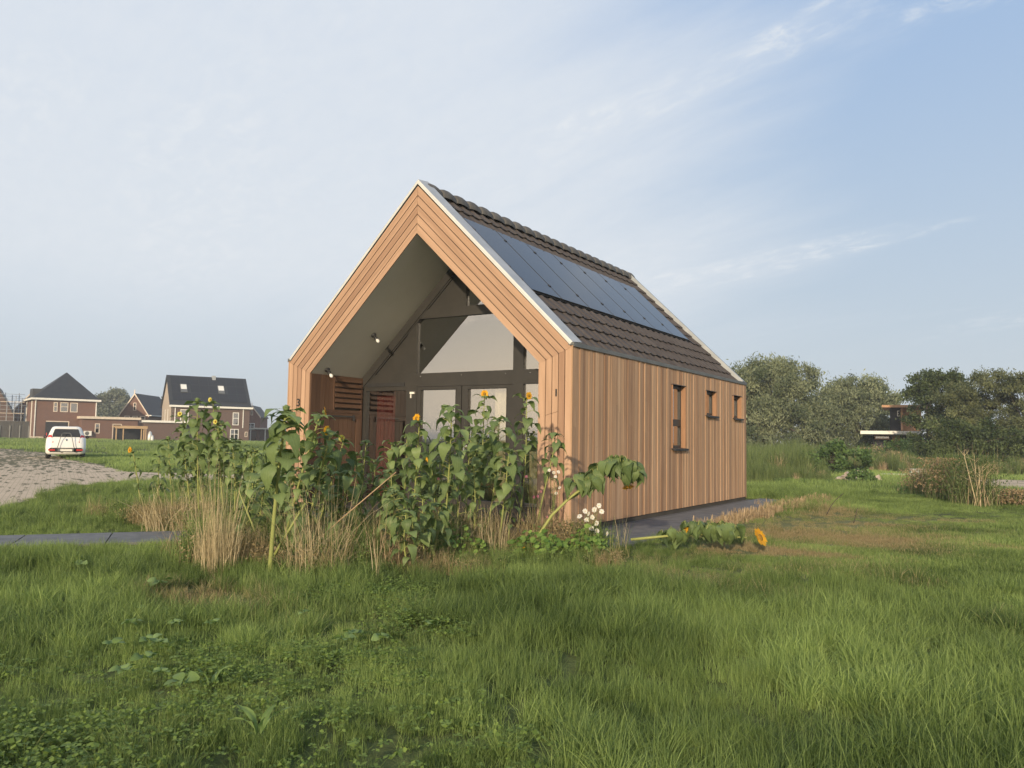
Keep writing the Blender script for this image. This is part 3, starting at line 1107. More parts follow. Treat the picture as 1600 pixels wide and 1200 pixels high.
# ------------------------------------------------------------------ scattering
def scatter(name, pts, protos, seed=0):
    """one object; geometry nodes put the tuft meshes on its points.
    pts: array (n, 8) = x, y, z, scale, rot, idx, dry, tone"""
    pts = np.asarray(pts, np.float32)
    n = len(pts)
    me = bpy.data.meshes.new(name)
    me.vertices.add(n); me.vertices.foreach_set('co', pts[:, :3].ravel())
    for k, nm in ((3, 'scl'), (6, 'dry'), (7, 'tone')):
        a = me.attributes.new(nm, 'FLOAT', 'POINT'); a.data.foreach_set('value', pts[:, k].copy())
    a = me.attributes.new('idx', 'INT', 'POINT'); a.data.foreach_set('value', pts[:, 5].astype(np.int32))
    rot = np.zeros((n, 3), np.float32); rot[:, 2] = pts[:, 4]
    a = me.attributes.new('rot', 'FLOAT_VECTOR', 'POINT'); a.data.foreach_set('vector', rot.ravel())
    o = bpy.data.objects.new(name, me); COL.objects.link(o)
    c = bpy.data.collections.new(name + '_tufts')
    for i, pm in enumerate(protos):
        po = bpy.data.objects.new('%s_tuft_%02d' % (name, i), pm); c.objects.link(po)
    ng = bpy.data.node_groups.new(name + '_scatter', 'GeometryNodeTree')
    ng.interface.new_socket('Geometry', in_out='INPUT', socket_type='NodeSocketGeometry')
    ng.interface.new_socket('Geometry', in_out='OUTPUT', socket_type='NodeSocketGeometry')
    N = ng.nodes.new; Lk = ng.links.new
    gi, go = N('NodeGroupInput'), N('NodeGroupOutput')
    ci = N('GeometryNodeCollectionInfo'); ci.inputs[0].default_value = c
    ci.inputs['Separate Children'].default_value = True; ci.inputs['Reset Children'].default_value = True
    iop = N('GeometryNodeInstanceOnPoints')
    iop.inputs['Pick Instance'].default_value = True
    def attr(nm, ty):
        q = N('GeometryNodeInputNamedAttribute'); q.data_type = ty; q.inputs['Name'].default_value = nm; return q.outputs['Attribute']
    Lk(gi.outputs[0], iop.inputs['Points']); Lk(ci.outputs[0], iop.inputs['Instance'])
    Lk(attr('idx', 'INT'), iop.inputs['Instance Index'])
    e2r = N('FunctionNodeEulerToRotation'); Lk(attr('rot', 'FLOAT_VECTOR'), e2r.inputs[0]); Lk(e2r.outputs[0], iop.inputs['Rotation'])
    Lk(attr('scl', 'FLOAT'), iop.inputs['Scale'])
    Lk(iop.outputs[0], go.inputs[0])
    md = o.modifiers.new('scatter', 'NODES'); md.node_group = ng
    return o


def blades(n, rad, h, w, lean=.5, seed=0, clump=None, hvar=.45, nseg=3, bias=(0, 0), droop=1.0, wtip=.15):
    """array of grass blades as quads: returns V (k,4,3), tint"""
    r = np.random.default_rng(seed)
    a = r.uniform(0, 2 * np.pi, n); q = rad * np.sqrt(r.uniform(0, 1, n))
    cx, cy = q * np.cos(a), q * np.sin(a)
    hh = h * (1 - hvar + 2 * hvar * r.uniform(0, 1, n))
    la = r.uniform(0, 2 * np.pi, n)
    ln = np.abs(r.normal(0, lean, n))
    dx, dy = np.cos(la) * ln + bias[0], np.sin(la) * ln + bias[1]
    if clump:
        dx += cx / rad * clump; dy += cy / rad * clump
    wa = r.uniform(0, np.pi, n)
    ww = w * r.uniform(.6, 1.3, n)
    tn = np.clip(r.normal(.48, .28, n), 0, 1)
    V, Tt = [], []
    for s in range(nseg):
        def P(t_):
            k = t_ ** 1.7
            z = hh * (t_ - .28 * droop * np.minimum(np.hypot(dx, dy), 1.6) * t_ ** 2.2)
            return np.stack([cx + dx * hh * k, cy + dy * hh * k, z], -1)
        t0, t1 = s / nseg, (s + 1) / nseg
        def W_(t_): return (ww * (1 - (1 - wtip) * t_ ** 1.5) * .5)[:, None] * np.stack([np.cos(wa), np.sin(wa), np.zeros(n)], -1)
        a0, a1 = P(t0), P(t1)
        V.append(np.stack([a0 - W_(t0), a0 + W_(t0), a1 + W_(t1), a1 - W_(t1)], 1))
        Tt.append(np.clip(tn, 0, 1))
    return np.concatenate(V), np.concatenate(Tt)


def pip(x, y, poly):
    c = np.zeros(len(x), bool); n = len(poly)
    for i in range(n):
        x0, y0 = poly[i]; x1, y1 = poly[(i + 1) % n]
        if y0 == y1: continue
        m = ((y0 > y) != (y1 > y)) & (x < (x1 - x0) * (y - y0) / (y1 - y0) + x0)
        c ^= m
    return c


def vnoise(x, y, s, seed=0):
    """smooth value noise"""
    r = np.random.default_rng(seed); tab = r.uniform(0, 1, (64, 64))
    X, Y = x * s + 1000, y * s + 1000
    i, j = np.floor(X).astype(int), np.floor(Y).astype(int)
    u, v = X - i, Y - j; u = u * u * (3 - 2 * u); v = v * v * (3 - 2 * v)
    g = lambda a, b: tab[a % 64, b % 64]
    return (g(i, j) * (1 - u) + g(i + 1, j) * u) * (1 - v) + (g(i, j + 1) * (1 - u) + g(i + 1, j + 1) * u) * v


PATH_POLY = [(-8.76, -9.78), (-2.76, -1.3), (-1.84, -1.94), (-7.84, -10.42)]
HOUSE_POLY = [(-7.1, -1.27), (1.22, -1.27), (1.22, 9.28), (-6.3, 9.28), (-6.3, -.02), (-7.1, -.02)]
BED = [(-7.0, -3.1), (-6.6, -2.0), (-4.2, -2.0), (-3.55, -2.6), (-1.6, -5.3), (0.0, -4.9), (0.9, -4.1), (2.0, -2.2), (3.1, -.8), (2.4, -.1), (1.2, -1.0), (1.0, -1.3), (-1.7, -1.3), (-3.5, -3.9), (-4.6, -3.1)]
BED_MAIN = [(-1.7, -5.2), (0.05, -4.8), (1.0, -3.9), (1.9, -2.4), (1.4, -1.35), (-1.6, -1.35), (-3.0, -3.9)]
BED_LEFT = [(-6.9, -3.1), (-6.5, -1.9), (-4.0, -1.6), (-3.3, -2.5), (-4.4, -3.4)]


def field(r0, r1, dens, a0=-33, a1=37, seed=1):
    a0, a1 = (a0 - 12, a1 + 18) if r1 < 30 else (a0 - 8, a1 + 12 if a1 > 0 else a1)
    """random points in the sector the camera looks over"""
    r = np.random.default_rng(seed)
    area = (r1 * r1 - r0 * r0) * R(a1 - a0) / 2
    n = int(area * dens)
    d = np.sqrt(r.uniform(r0 * r0, r1 * r1, n)); a = CYAW + R(a0) + r.uniform(0, 1, n) * R(a1 - a0)
    x = CAM_POS[0] + np.sin(a) * d; y = CAM_POS[1] + np.cos(a) * d
    keep = ~(pip(x, y, ROAD_POLY) | pip(x, y, PATH_POLY) | pip(x, y, HOUSE_POLY) | pip(x, y, FAR_ROAD))
    return x[keep], y[keep], d[keep], r


def zter(x, y):
    d = np.hypot(x - 5.5, y + 10.3)
    z = np.clip((d - 18) * .0062, 0, .62)
    return z + np.where((d < 9) & (y < -6), .03 * np.sin(x * 1.3 + .7 * y) * np.sin(y * .9 - x * .4) - .02, 0)


def dryness(x, y):
    v = np.exp(-(((x - 3.2) / 2.2) ** 2 + ((y - 3.2) / 4.6) ** 2)) * .82
    v = np.maximum(v, .8 * np.exp(-(((x - .0) / .55) ** 2 + ((y + 3.9) / .35) ** 2)))
    v = np.maximum(v, .6 * np.exp(-(((x + .3) / .8) ** 2 + ((y + 5.9) / .5) ** 2)))
    v = np.maximum(v, .6 * np.exp(-(((x - 2.6) / .6) ** 2 + ((y + 2.6) / .5) ** 2)))
    v = v + (vnoise(x, y, 1.3, 5) - .5) * .55
    v = v + np.where(vnoise(x, y, .45, 8) > .70, .30, 0)
    return np.clip(v, 0, 1)


def grass():
    protos = []
    for i in range(7):       # fine upright tufts of varied character
        V, tt = blades(95, .16, .15 + .014 * i, .0068, .5, 20 + i, hvar=.6, nseg=3, bias=(.12 * math.cos(i), .12 * math.sin(i)))
        protos.append(quads_mesh('grass_tuft', V, G('grass_blade'), tt))
    for i in range(4):       # arching tussocks
        V, tt = blades(90, .09, .25, .0072, .35, 40 + i, clump=.75, nseg=4, droop=1.3)
        protos.append(quads_mesh('grass_tuft', V, G('grass_blade'), tt))
    for i in range(3):       # short mown turf
        V, tt = blades(170, .20, .06, .0065, .7, 60 + i, nseg=2)
        protos.append(quads_mesh('grass_tuft', V, G('grass_blade'), tt))
    for i in range(3):       # broad patch for distance
        V, tt = blades(110, .5, .12, .016, .5, 70 + i, nseg=2)
        protos.append(quads_mesh('grass_tuft', V, G('grass_blade'), tt))
    out = []
    def add(x, y, s, k, dry, tone, r):
        out.append(np.stack([x, y, zter(x, y) - .005, s, r.uniform(0, 6.283, len(x)), k, dry, tone], -1))
    x, y, d, r = field(1.6, 6.5, 95, -40, 40, 1)
    def char(x, y, d, r):
        dry = dryness(x, y)
        lush = vnoise(x, y, .8, 3) * .6 + vnoise(x, y, 2.2, 4) * .4
        tone = np.clip(vnoise(x, y, .9, 6) * .7 + vnoise(x, y, 3.5, 9) * .5 - .1, 0, 1)
        mown = np.clip((x - .6) / 2.2, 0, 1) * np.clip((y + 3.2) / 2.5, 0, 1)
        mown = np.maximum(mown, np.clip((-3.4 - x) / 1.2, 0, 1) * np.clip((y + 6.5) / 1.5, 0, 1) * .7)
        s = (.34 + .52 * lush) * (1 - .35 * dry)
        dp = np.abs((x + 3.65) * .809 - (y + 3.65) * .588)
        s = s * np.clip(.5 + (dp - .55) * .5, .5, 1)
        n = len(x)
        k = r.integers(0, 7, n)
        tus = (lush > .50) & (r.uniform(0, 1, n) < .45)
        k = np.where(tus, 7 + r.integers(0, 4, n), k)
        sh = r.uniform(0, 1, n) < np.maximum(mown, np.clip((dry - .4) * 1.6, 0, .9))
        k = np.where(sh, 11 + r.integers(0, 3, n), k)
        s = np.where(k >= 11, s * 1.55, s)
        # lower left corner: clover among shorter grass
        s = np.where((x > .3) & (x < 3.2) & (y > -2.8) & (y < -.2), s * .62, s)
        cl = pip(x, y, [(-.5, -8.2), (1.5, -6.9), (4.0, -7.4), (4.5, -9.5), (2, -10)])
        s = np.where(cl, s * .72, s)
        return s, k, dry, tone
    s, k, dry, tone = char(x, y, d, r); add(x, y, s, k, dry, tone, r)
    x, y, d, r = field(6.5, 13, 62, -35, 37, 2); s, k, dry, tone = char(x, y, d, r)
    inb = pip(x, y, BED_MAIN) | pip(x, y, BED_LEFT)
    s = np.where(inb, s * .9, s)
    add(x, y, s * 1.05, k, dry, tone, r)
    x, y, d, r = field(13, 24, 30, -34, 37, 3); s, k, dry, tone = char(x, y, d, r)
    add(x, y, s * 1.35, k, dry * .8, tone, r)
    x, y, d, r = field(24, 48, 3.2, -34, 37, 4); n = len(x)
    add(x, y, np.full(n, 1.0) * (.8 + .5 * vnoise(x, y, .3, 3)), 14 + r.integers(0, 3, n), dryness(x, y) * .35, np.clip(.3 + .8 * vnoise(x, y, .25, 6), 0, 1), r)
    x, y, d, r = field(48, 105, .55, -34, -5, 5); n = len(x)
    add(x, y, np.full(n, 1.6), 14 + r.integers(0, 3, n), np.full(n, .1), np.clip(.3 + .8 * vnoise(x, y, .12, 6), 0, 1), r)
    o = scatter('grass', np.concatenate(out), protos)
    tag(o, 'long green lawn grass with drier mown patches around the wooden house', 'grass', kind='stuff')


grass()


def clover():
    protos = []
    for i in range(4):
        r = np.random.default_rng(90 + i); V, tt = [], []
        for _ in range(26):
            cx, cy = r.normal(0, .07, 2); z = r.uniform(.03, .10); sz = r.uniform(.008, .016); a0 = r.uniform(0, 6.28); tn = np.clip(r.normal(.5, .25), 0, 1)
            tilt = r.normal(0, .3, 2)
            for q in range(3):
                a = a0 + q * 2.094
                u = np.array([np.cos(a), np.sin(a), tilt[0]]); v = np.array([-np.sin(a), np.cos(a), tilt[1]]); c = np.array([cx, cy, z])
                V.append([c, c + u * sz * .8 - v * sz * .62, c + u * sz * 1.5 + [0, 0, -.003], c + u * sz * .8 + v * sz * .62]); tt.append(tn)
        protos.append(quads_mesh('clover_tuft', np.array(V), G('clover_leaf'), tt))
    r = np.random.default_rng(5)
    x = r.uniform(-1.5, 5.0, 9000); y = r.uniform(-10, -4.8, 9000)
    w = vnoise(x, y, .9, 12) * .7 + vnoise(x, y, 2.7, 13) * .5
    lowleft = pip(x, y, [(-.3, -8.4), (1.2, -7.0), (2.4, -6.6), (4.6, -7.8), (4.9, -9.6), (2, -10)])
    k = (lowleft & (r.uniform(0, 1, len(x)) < np.clip((w - .5) * 1.1, 0.05, .4))) | ((w > .95) & (r.uniform(0, 1, len(x)) < .4))
    x, y = x[k], y[k]; n = len(x)
    P = np.stack([x, y, zter(x, y) + r.uniform(-.02, .03, n), r.uniform(.8, 1.35, n), r.uniform(0, 6.28, n), r.integers(0, 4, n), np.zeros(n), r.uniform(.2, .9, n)], -1)
    tag(scatter('clover', P, protos), 'patches of low three leaved clover in the foreground lawn', 'clover', kind='stuff')


clover()

# ------------------------------------------------------------------ leaves and sunflowers
def leaf_grid(size, wid=.82, droop=.6, fold=.25, nl=7, nw=4, rnd=random, heart=True, wavy=.045):
    """heart shaped leaf along +X from the petiole; returns verts, faces, uvs"""
    V, F, U = [], [], []
    tw = rnd.uniform(-.9, .9); bendy = rnd.uniform(-.18, .18)
    for i in range(nl + 1):
        t_ = i / nl
        if heart:
            w = (math.sin(math.pi * min(1, t_ * 1.0) ** .62) ** .9) * (1 - .25 * t_) if t_ < 1 else 0
            w = max(w, .22 if i == 0 else 0.0)
        else:
            w = math.sin(math.pi * t_ ** .8) ** .8 if 0 < t_ < 1 else (.12 if t_ == 0 else 0)
        w *= size * wid * .5
        x = size * t_; z = -droop * size * t_ ** 1.8 * .9 + .12 * size * math.sin(math.pi * t_)
        x *= (1 - .28 * droop * t_)
        for k in range(-nw // 2, nw // 2 + 1):
            q = k / (nw / 2)
            back = .14 * size * (abs(q) ** 1.6) * (1 - t_) ** 3 if heart else 0
            ty = q * w; tz = abs(q) * w * fold - (abs(q) ** 2) * w * .35 * droop + rnd.uniform(-1, 1) * wavy * size * abs(q)
            V.append((x - back, bendy * size * t_ ** 2 + ty * math.cos(tw * t_) - tz * math.sin(tw * t_), z + ty * math.sin(tw * t_) + tz * math.cos(tw * t_)))
            U.append((q * w / size * 2, t_))
    m = nw // 2 * 2 + 1
    for i in range(nl):
        for k in range(m - 1):
            a = i * m + k; F.append((a, a + 1, a + m + 1, a + m))
    return V, F, U


def put_leaf(mb, base, az, pitch, size, tint, mi=0, **kw):
    V, F, U = leaf_grid(size, **kw)
    Mx = Matrix.Translation(base) @ Matrix.Rotation(az, 4, 'Z') @ Matrix.Rotation(-pitch, 4, 'Y') @ Matrix.Rotation(random.uniform(-.35, .35), 4, 'X')
    mb.idx([Mx @ Vector(v) for v in V], F, tint, mi, True, U)


def bloom(c, d, rad, parent, npet=22, kind='full', petal='yellow_petal'):
    """sunflower head at c facing direction d"""
    d = Vector(d).normalized(); a = d.orthogonal().normalized(); b = d.cross(a); c = Vector(c)
    h = MB()
    rc = rad * .42
    h.lathe([(rc * .2, -.032), (rc * .9, -.022), (rc * 1.05, -.004), (rc * .95, .004)], c, 14, d, .4)
    for k in range(16):     # green bracts
        q = 2 * math.pi * k / 16 + random.uniform(-.1, .1); e = a * math.cos(q) + b * math.sin(q); s = e.cross(d)
        h.face([c + e * rc * .8 + s * rc * .22 - d * .012, c + e * rc * .8 - s * rc * .22 - d * .012, c + e * rad * .82 - s * .002 - d * .02, c + e * rad * .82 + s * .002 - d * .02], tint=.6)
    head = h.build('flower_head', G('sunflower_leaf'), parent)
    m = MB(); m.lathe([(.001, .016), (rc * .5, .013), (rc * .85, .008), (rc * .93, .001)], c, 16, d, .4); m.build('seed_disc', G('sun_disc_brown'), head)
    p = MB()
    for ring in range(2):
        for k in range(npet):
            if random.random() < .07: continue
            q = 2 * math.pi * (k + ring * .5) / npet + random.uniform(-.07, .07)
            e = a * math.cos(q) + b * math.sin(q); s = e.cross(d)
            Lp = rad * random.uniform(.86, 1.12); wd = rad * .15
            cup = {'full': .16, 'half': .9, 'back': -.1}[kind] + random.uniform(-.12, .18) - ring * .1
            def pt(t_, w_): return c + e * (rc * .85 + (Lp - rc * .85) * t_) + d * (cup * (Lp - rc) * t_ * (1 - .3 * t_) + .002 - ring * .003) + s * wd * w_
            tn = random.random()
            p.face([pt(0, -.5), pt(0, .5), pt(.4, 1), pt(.4, -1)], tint=tn); p.face([pt(.4, -1), pt(.4, 1), pt(.78, .7), pt(.78, -.7)], tint=tn)
            p.face([pt(.78, -.7), pt(.78, .7), pt(1, 0)], tint=tn)
    p.build('petals', G(petal), head)
    return head


def sunflower(x, y, dx, dy, h, kind, leaf, n, label, face=None, stemr=.013, bend=.06, pts=None, lo=.22, tilt=.2, rad=.052):
    root = empty('sunflower', (x, y, 0), 0, label, 'sunflower', 'sunflowers in the bed before the house')
    if pts is None:
        pts = []
        bx, by = random.uniform(-bend, bend), random.uniform(-bend, bend)
        for i in range(9):
            t_ = i / 8
            pts.append(Vector((dx * t_ + bx * math.sin(math.pi * t_) * .6, dy * t_ + by * math.sin(math.pi * t_) * .6, h * t_)))
    else:
        pts = [Vector(p) - Vector((x, y, 0)) for p in pts]
    N = len(pts) - 1
    rr = [stemr * (1 - .55 * i / N) for i in range(N + 1)]
    st = MB(); st.tube(pts, rr, 7, .55)
    def at(t_):
        t_ *= N; i = min(int(t_), N - 1); return pts[i].lerp(pts[i + 1], t_ - i)
    fo = MB(); az = random.uniform(0, 6.28)
    n = int(n * 2.1)
    if h > 0: lo = .50 if stemr > .02 else (.40 if h > 1.15 else .25)
    leaf *= .86
    for i in range(n):
        t_ = lo + (1 - lo) * (i / max(n - 1, 1)) ** .8
        t_ = min(t_, .985)
        az += 2.4 + random.uniform(-.35, .35)
        sz = leaf * (1.0 if t_ < .8 else 1.0 - 1.6 * (t_ - .8)) * random.uniform(.78, 1.18)
        sz *= .75 if t_ < lo + .12 else 1
        P = at(t_); up = random.uniform(.15, .6)
        pl = sz * random.uniform(.35, .95)
        e = Vector((math.cos(az), math.sin(az), 0))
        Q = P + e * pl * math.cos(up) + Vector((0, 0, pl * math.sin(up)))
        st.tube([P, P.lerp(Q, .5) + Vector((0, 0, pl * .08)), Q], [.0042, .0035, .003], 4, .7, cap=False)
        put_leaf(fo, Q, az, -random.uniform(.05, .75) + (.45 if t_ > .93 else 0), sz, min(max(random.gauss(.42, .28), 0), 1), droop=random.uniform(.2, 1.25), fold=random.uniform(-.1, .55), wid=random.uniform(.78, .95))
    top = pts[-1]
    # crown of young leaves
    nc = 8 if kind != 'side' else 4
    if stemr > .02:
        for k in range(7):
            az += 2.4; put_leaf(fo, top - Vector((0, 0, .03 + .02 * k)), az, random.uniform(.0, .25), leaf * random.uniform(.9, 1.15), random.uniform(.3, .8), droop=.5, fold=.2, wid=.7)
    for k in range(nc):
        az += 2.4
        put_leaf(fo, top - Vector((0, 0, .02)), az, random.uniform(.2, .9), leaf * random.uniform(.45, .75), random.uniform(.5, .9), droop=.6, fold=.3, wid=.6)
    st.build('stem', G('sunflower_stem'), root)
    fo.build('foliage', G('sunflower_leaf'), root)
    if kind in ('flower', 'green', 'side', 'down'):
        fdir = face or (random.uniform(-.5, .6), -1, .1)
        fdir = Vector(fdir).normalized()
        pos = top + fdir * .05 + Vector((0, 0, .02))
        if kind == 'green':
            bloom(pos, fdir, rad * .72, root, 18, 'half', 'pale_petal')
        else:
            bloom(pos, fdir, rad, root)
    elif kind == 'bud':
        b = MB(); b.lathe([(.004, -.03), (.026, -.018), (.032, .0), (.024, .02), (.006, .032)], top + Vector((0, 0, .03)), 10, (0, -.25, 1), .7)
        for k in range(12):
            q = 2 * math.pi * k / 12; e = Vector((math.cos(q), math.sin(q), 0)); s = Vector((-e.y, e.x, 0)); c = top + Vector((0, 0, .02))
            b.face([c + e * .026 - s * .010, c + e * .026 + s * .010, c + e * .045 + Vector((0, 0, .035))], tint=.8)
        b.build('bud', G('sunflower_leaf'), root)
    return root


SF = [
    (-5.0, -2.64, -0.1, -0.18, 1.45, 'bud', 0.17, 13, 'spindly sunflower with a closed bud left of the tallest left clump sunflower', None, 0.013),
    (-4.49, -2.89, 0.02, -0.14, 1.82, 'bud', 0.19, 18, 'tallest leafy sunflower of the left clump, crown against the big black roof', None, 0.013),
    (-4.47, -2.64, 0.02, -0.14, 1.83, 'green', 0.18, 16, 'sunflower with a small yellow flower against the white eaves of the distant house', (0.1, -1, 0.2), 0.013),
    (-4.09, -2.76, -0.05, -0.16, 1.51, 'green', 0.18, 15, 'sunflower with a pale yellow half open flower below the black roof', None, 0.013),
    (-5.51, -2.6, -0.04, -0.13, 1.26, 'bud', 0.16, 12, 'leafy sunflower in front of the distant timber carport', None, 0.013),
    (-6.2, -2.42, 0.06, -0.05, 1.0, 'none', 0.15, 10, 'low leafy sunflower rising from the dry golden grass beside the path', None, 0.011),
    (-6.11, -2.74, -0.09, -0.15, 1.07, 'flower', 0.12, 6, 'leftmost sunflower, thin stem with a double orange yellow bloom over the lawn', (-0.1, -1, 0.1), 0.013),
    (-3.88, -2.79, 0.01, -0.09, 1.26, 'none', 0.18, 13, 'bare topped leafy sunflower between the left clump and the thick stemmed one', None, 0.013),
    (-4.85, -2.51, -0.27, -0.31, 1.63, 'green', 0.17, 13, 'sunflower with a small yellow flower before the long white annex fascia', None, 0.013),
    (-3.6, -2.75, 0.06, -0.06, 1.13, 'none', 0.19, 12, 'short broad leaved sunflower in front of the pale road strip', None, 0.013),
    (-1.8, -4.14, 0.13, 0.0, 0.96, 'none', 0.2, 10, 'short sunflower with drooping leaves left of the thick pale stem', None, 0.011),
    (-0.42, -5.13, 0.17, -0.02, 1.58, 'bud', 0.225, 17, 'nearest sunflower, thick pale yellow stem and broad star of leaves', None, 0.024),
    (-1.1, -4.41, 0.4, 0.13, 1.58, 'flower', 0.19, 17, 'sunflower whose yellow bloom shows its back before the dark shutters', (0.75, 0.6, 0.25), 0.017),
    (-0.82, -4.41, 0.32, 0.09, 1.39, 'flower', 0.18, 16, 'sunflower with a narrow side turned yellow bloom before the wooden store door', (-1, -0.1, 0.1), 0.017),
    (-1.21, -3.92, 0.38, 0.13, 1.31, 'green', 0.2, 12, 'sunflower with a small green yellow opening bloom before the wooden store door', None, 0.013),
    (-1.21, -4.28, 0.14, 0.01, 0.98, 'none', 0.18, 14, 'dark leafy sunflower under the tall one at the left house corner', None, 0.011),
    (-0.73, -4.0, 0.17, 0.03, 0.98, 'none', 0.2, 12, 'knee high sunflower with a bright fresh leaf star right of the store door', None, 0.011),
    (-1.12, -3.19, 0.11, -0.04, 1.3, 'none', 0.14, 9, 'thin sunflower with one drooping leaf tuft before the red curtain', None, 0.013),
    (-0.93, -3.04, 0.16, -0.0, 1.29, 'none', 0.17, 14, 'leafy sunflower just right of the red curtain', None, 0.013),
    (-0.32, -3.21, 0.13, -0.05, 1.54, 'flower', 0.18, 15, 'sunflower with an orange bloom and brown centre below the white door sensor', (-0.1, -1, 0.25), 0.013),
    (-0.72, -2.87, 0.08, -0.06, 1.38, 'none', 0.17, 13, 'bushy sunflower behind the orange bloom with pointed upright leaves', None, 0.013),
    (-0.76, -2.16, -0.03, -0.11, 1.07, 'flower', 0.15, 10, 'sunflower with a ragged bright yellow bloom at half height before the left door', (0.1, -1, 0.1), 0.013),
    (-0.04, -2.99, 0.14, -0.05, 1.71, 'none', 0.21, 17, 'round crowned leafy sunflower in front of the left glass door', None, 0.013),
    (-0.07, -2.63, 0.0, -0.09, 1.15, 'none', 0.18, 11, 'short sunflower with a leaf cross before the meeting of the doors', None, 0.013),
    (-0.02, -3.99, 0.11, 0.0, 0.8, 'none', 0.17, 11, 'low bushy sunflower at the front of the bed, below the red curtain', None, 0.011),
    (0.43, -4.12, -0.01, -0.06, 0.63, 'none', 0.16, 9, 'lowest leafy sunflower at the front edge of the bed', None, 0.011),
    (0.36, -3.79, -0.0, -0.07, 0.76, 'none', 0.17, 11, 'low leafy sunflower with serrated leaves in the middle of the bed', None, 0.011),
    (-0.76, -1.32, 0.16, -0.06, 1.94, 'flower', 0.19, 15, 'tall sunflower with a small yellow bloom before the right glass door', (0.6, -0.8, 0), 0.013),
    (-0.16, -1.99, 0.21, -0.0, 1.6, 'none', 0.22, 15, 'leafy sunflower with a flat leaf crown between the two doors and the corner', None, 0.013),
    (-1.02, -1.16, 0.11, -0.05, 1.51, 'none', 0.2, 14, 'shaded leafy sunflower behind the right door group', None, 0.013),
    (-0.11, -1.3, 0.16, -0.05, 1.9, 'side', 0.19, 12, 'tallest sunflower before the right door, yellow bloom turned to the right', (1, -0.35, 0.1), 0.013),
    (0.17, -2.15, 0.14, -0.01, 1.21, 'none', 0.2, 10, 'sunflower with hanging heart leaves low before the right door', None, 0.013),
]
random.seed(21)
for (x, y, dx, dy, h, kind, leaf, n, lab, face, sr) in SF:
    sunflower(x, y, dx, dy, h, kind, leaf, n, lab, face, sr)

# more leafy plants deep in the tangle
FILL = [
    (-5.3, -2.2, 1.05, 'second flowerless plant from the left edge of the bed, over the golden grass'),
    (-4.9, -2.0, 1.25, 'flowerless plant at the back of the left clump, before the white annex fascia'),
    (-4.2, -2.2, 1.2, 'back plant of the left clump, below the large black roof'),
    (-3.7, -2.2, 1.15, 'rightmost back plant of the left clump, before the pale road strip'),
    (-4.6, -2.45, 1.35, 'flowerless plant in the middle of the left clump, nearly as tall as its neighbours'),
    (-5.7, -2.25, .85, 'lowest flowerless plant at the left end of the bed, beside the thin orange bloom'),
    (-2.1, -3.9, .95, 'flowerless plant right of the tall straw clump, before the left house corner'),
    (-1.75, -3.5, 1.0, 'flowerless plant behind the thick pale stem, before the store door'),
    (-1.5, -4.55, .85, 'low flowerless plant between straw clump and thick pale stem'),
    (-1.3, -3.0, 1.1, 'flowerless plant before the lower part of the store door'),
    (-.95, -3.75, .75, 'short flowerless plant left of the slanting cane'),
    (-.6, -3.4, 1.05, 'flowerless plant just behind the top of the slanting cane'),
    (-.45, -2.5, 1.25, 'flowerless plant low before the left glass door'),
    (-.35, -2.1, 1.3, 'flowerless plant behind the ragged yellow bloom'),
    (-.5, -1.7, 1.45, 'tall flowerless plant before the meeting of the two doors'),
    (.1, -2.6, 1.05, 'flowerless plant before the right glass door, low in the tangle'),
    (.15, -1.9, 1.15, 'flowerless plant left of the leaning wilted sunflower, before the right door'),
    (-1.5, -2.6, 1.1, 'flowerless plant before the foot of the red curtain'),
    (-1.2, -2.1, 1.2, 'flowerless plant between red curtain and left glass door'),
    (.2, -3.5, .7, 'shortest front plant below the right glass door, above the dark nasturtiums'),
    (-.15, -3.6, .8, 'short front plant below the left glass door'),
    (-.7, -4.5, .6, 'smallest plant at the front edge, right of the thick pale stem'),
    (-2.3, -3.3, 1.0, 'flowerless plant directly behind the brown matted grass at the path end'),
    (-1.9, -2.9, 1.05, 'flowerless plant before the louvred shutters, deep in the bed'),
]
random.seed(99)
for (x, y, h, lab) in FILL:
    sunflower(x, y, random.uniform(-.12, .15), random.uniform(-.08, .08), h * random.uniform(.9, 1.05), 'none', random.uniform(.13, .18), random.randint(8, 11), lab, bend=.12, stemr=.010)

# leaning and fallen ones have their own stem lines
sunflower(.16, -1.26, 0, 0, 0, 'none', .17, 9, 'thin leaning sunflower with drooping wilted leaves before the right front boards', pts=[(.16, -1.26, 0), (.2, -1.25, .35), (.27, -1.24, .67), (.34, -1.22, .98), (.40, -1.21, 1.25), (.41, -1.21, 1.43)], lo=.5)


def wilted(root, pts, spots, stemr, leaf, n, seed):
    random.seed(seed)
    st = MB(); N = len(pts) - 1
    st.tube(pts, [stemr * (1 - .5 * i / N) for i in range(N + 1)], 9, .75)
    fo = MB()
    for k in range(n):
        P = Vector(random.choice(spots)) + Vector((random.gauss(0, .06), random.gauss(0, .05), random.uniform(-.02, .05)))
        az = random.uniform(0, 6.28); sz = leaf * random.uniform(.7, 1.2)
        e = Vector((math.cos(az), math.sin(az), 0)); Q = P + e * sz * .35 + Vector((0, 0, .05))
        st.tube([P, P.lerp(Q, .5) + Vector((0, 0, .05)), Q], [.005, .004, .004], 4, .8, cap=False)
        put_leaf(fo, Q, az, -random.uniform(.2, 1.5), sz, random.uniform(.0, .6), droop=random.uniform(.6, 1.2), fold=random.uniform(-.1, .5), wid=.9, wavy=.05)
    st.build('stem', G('sunflower_stem'), root); fo.build('foliage', G('sunflower_leaf'), root)


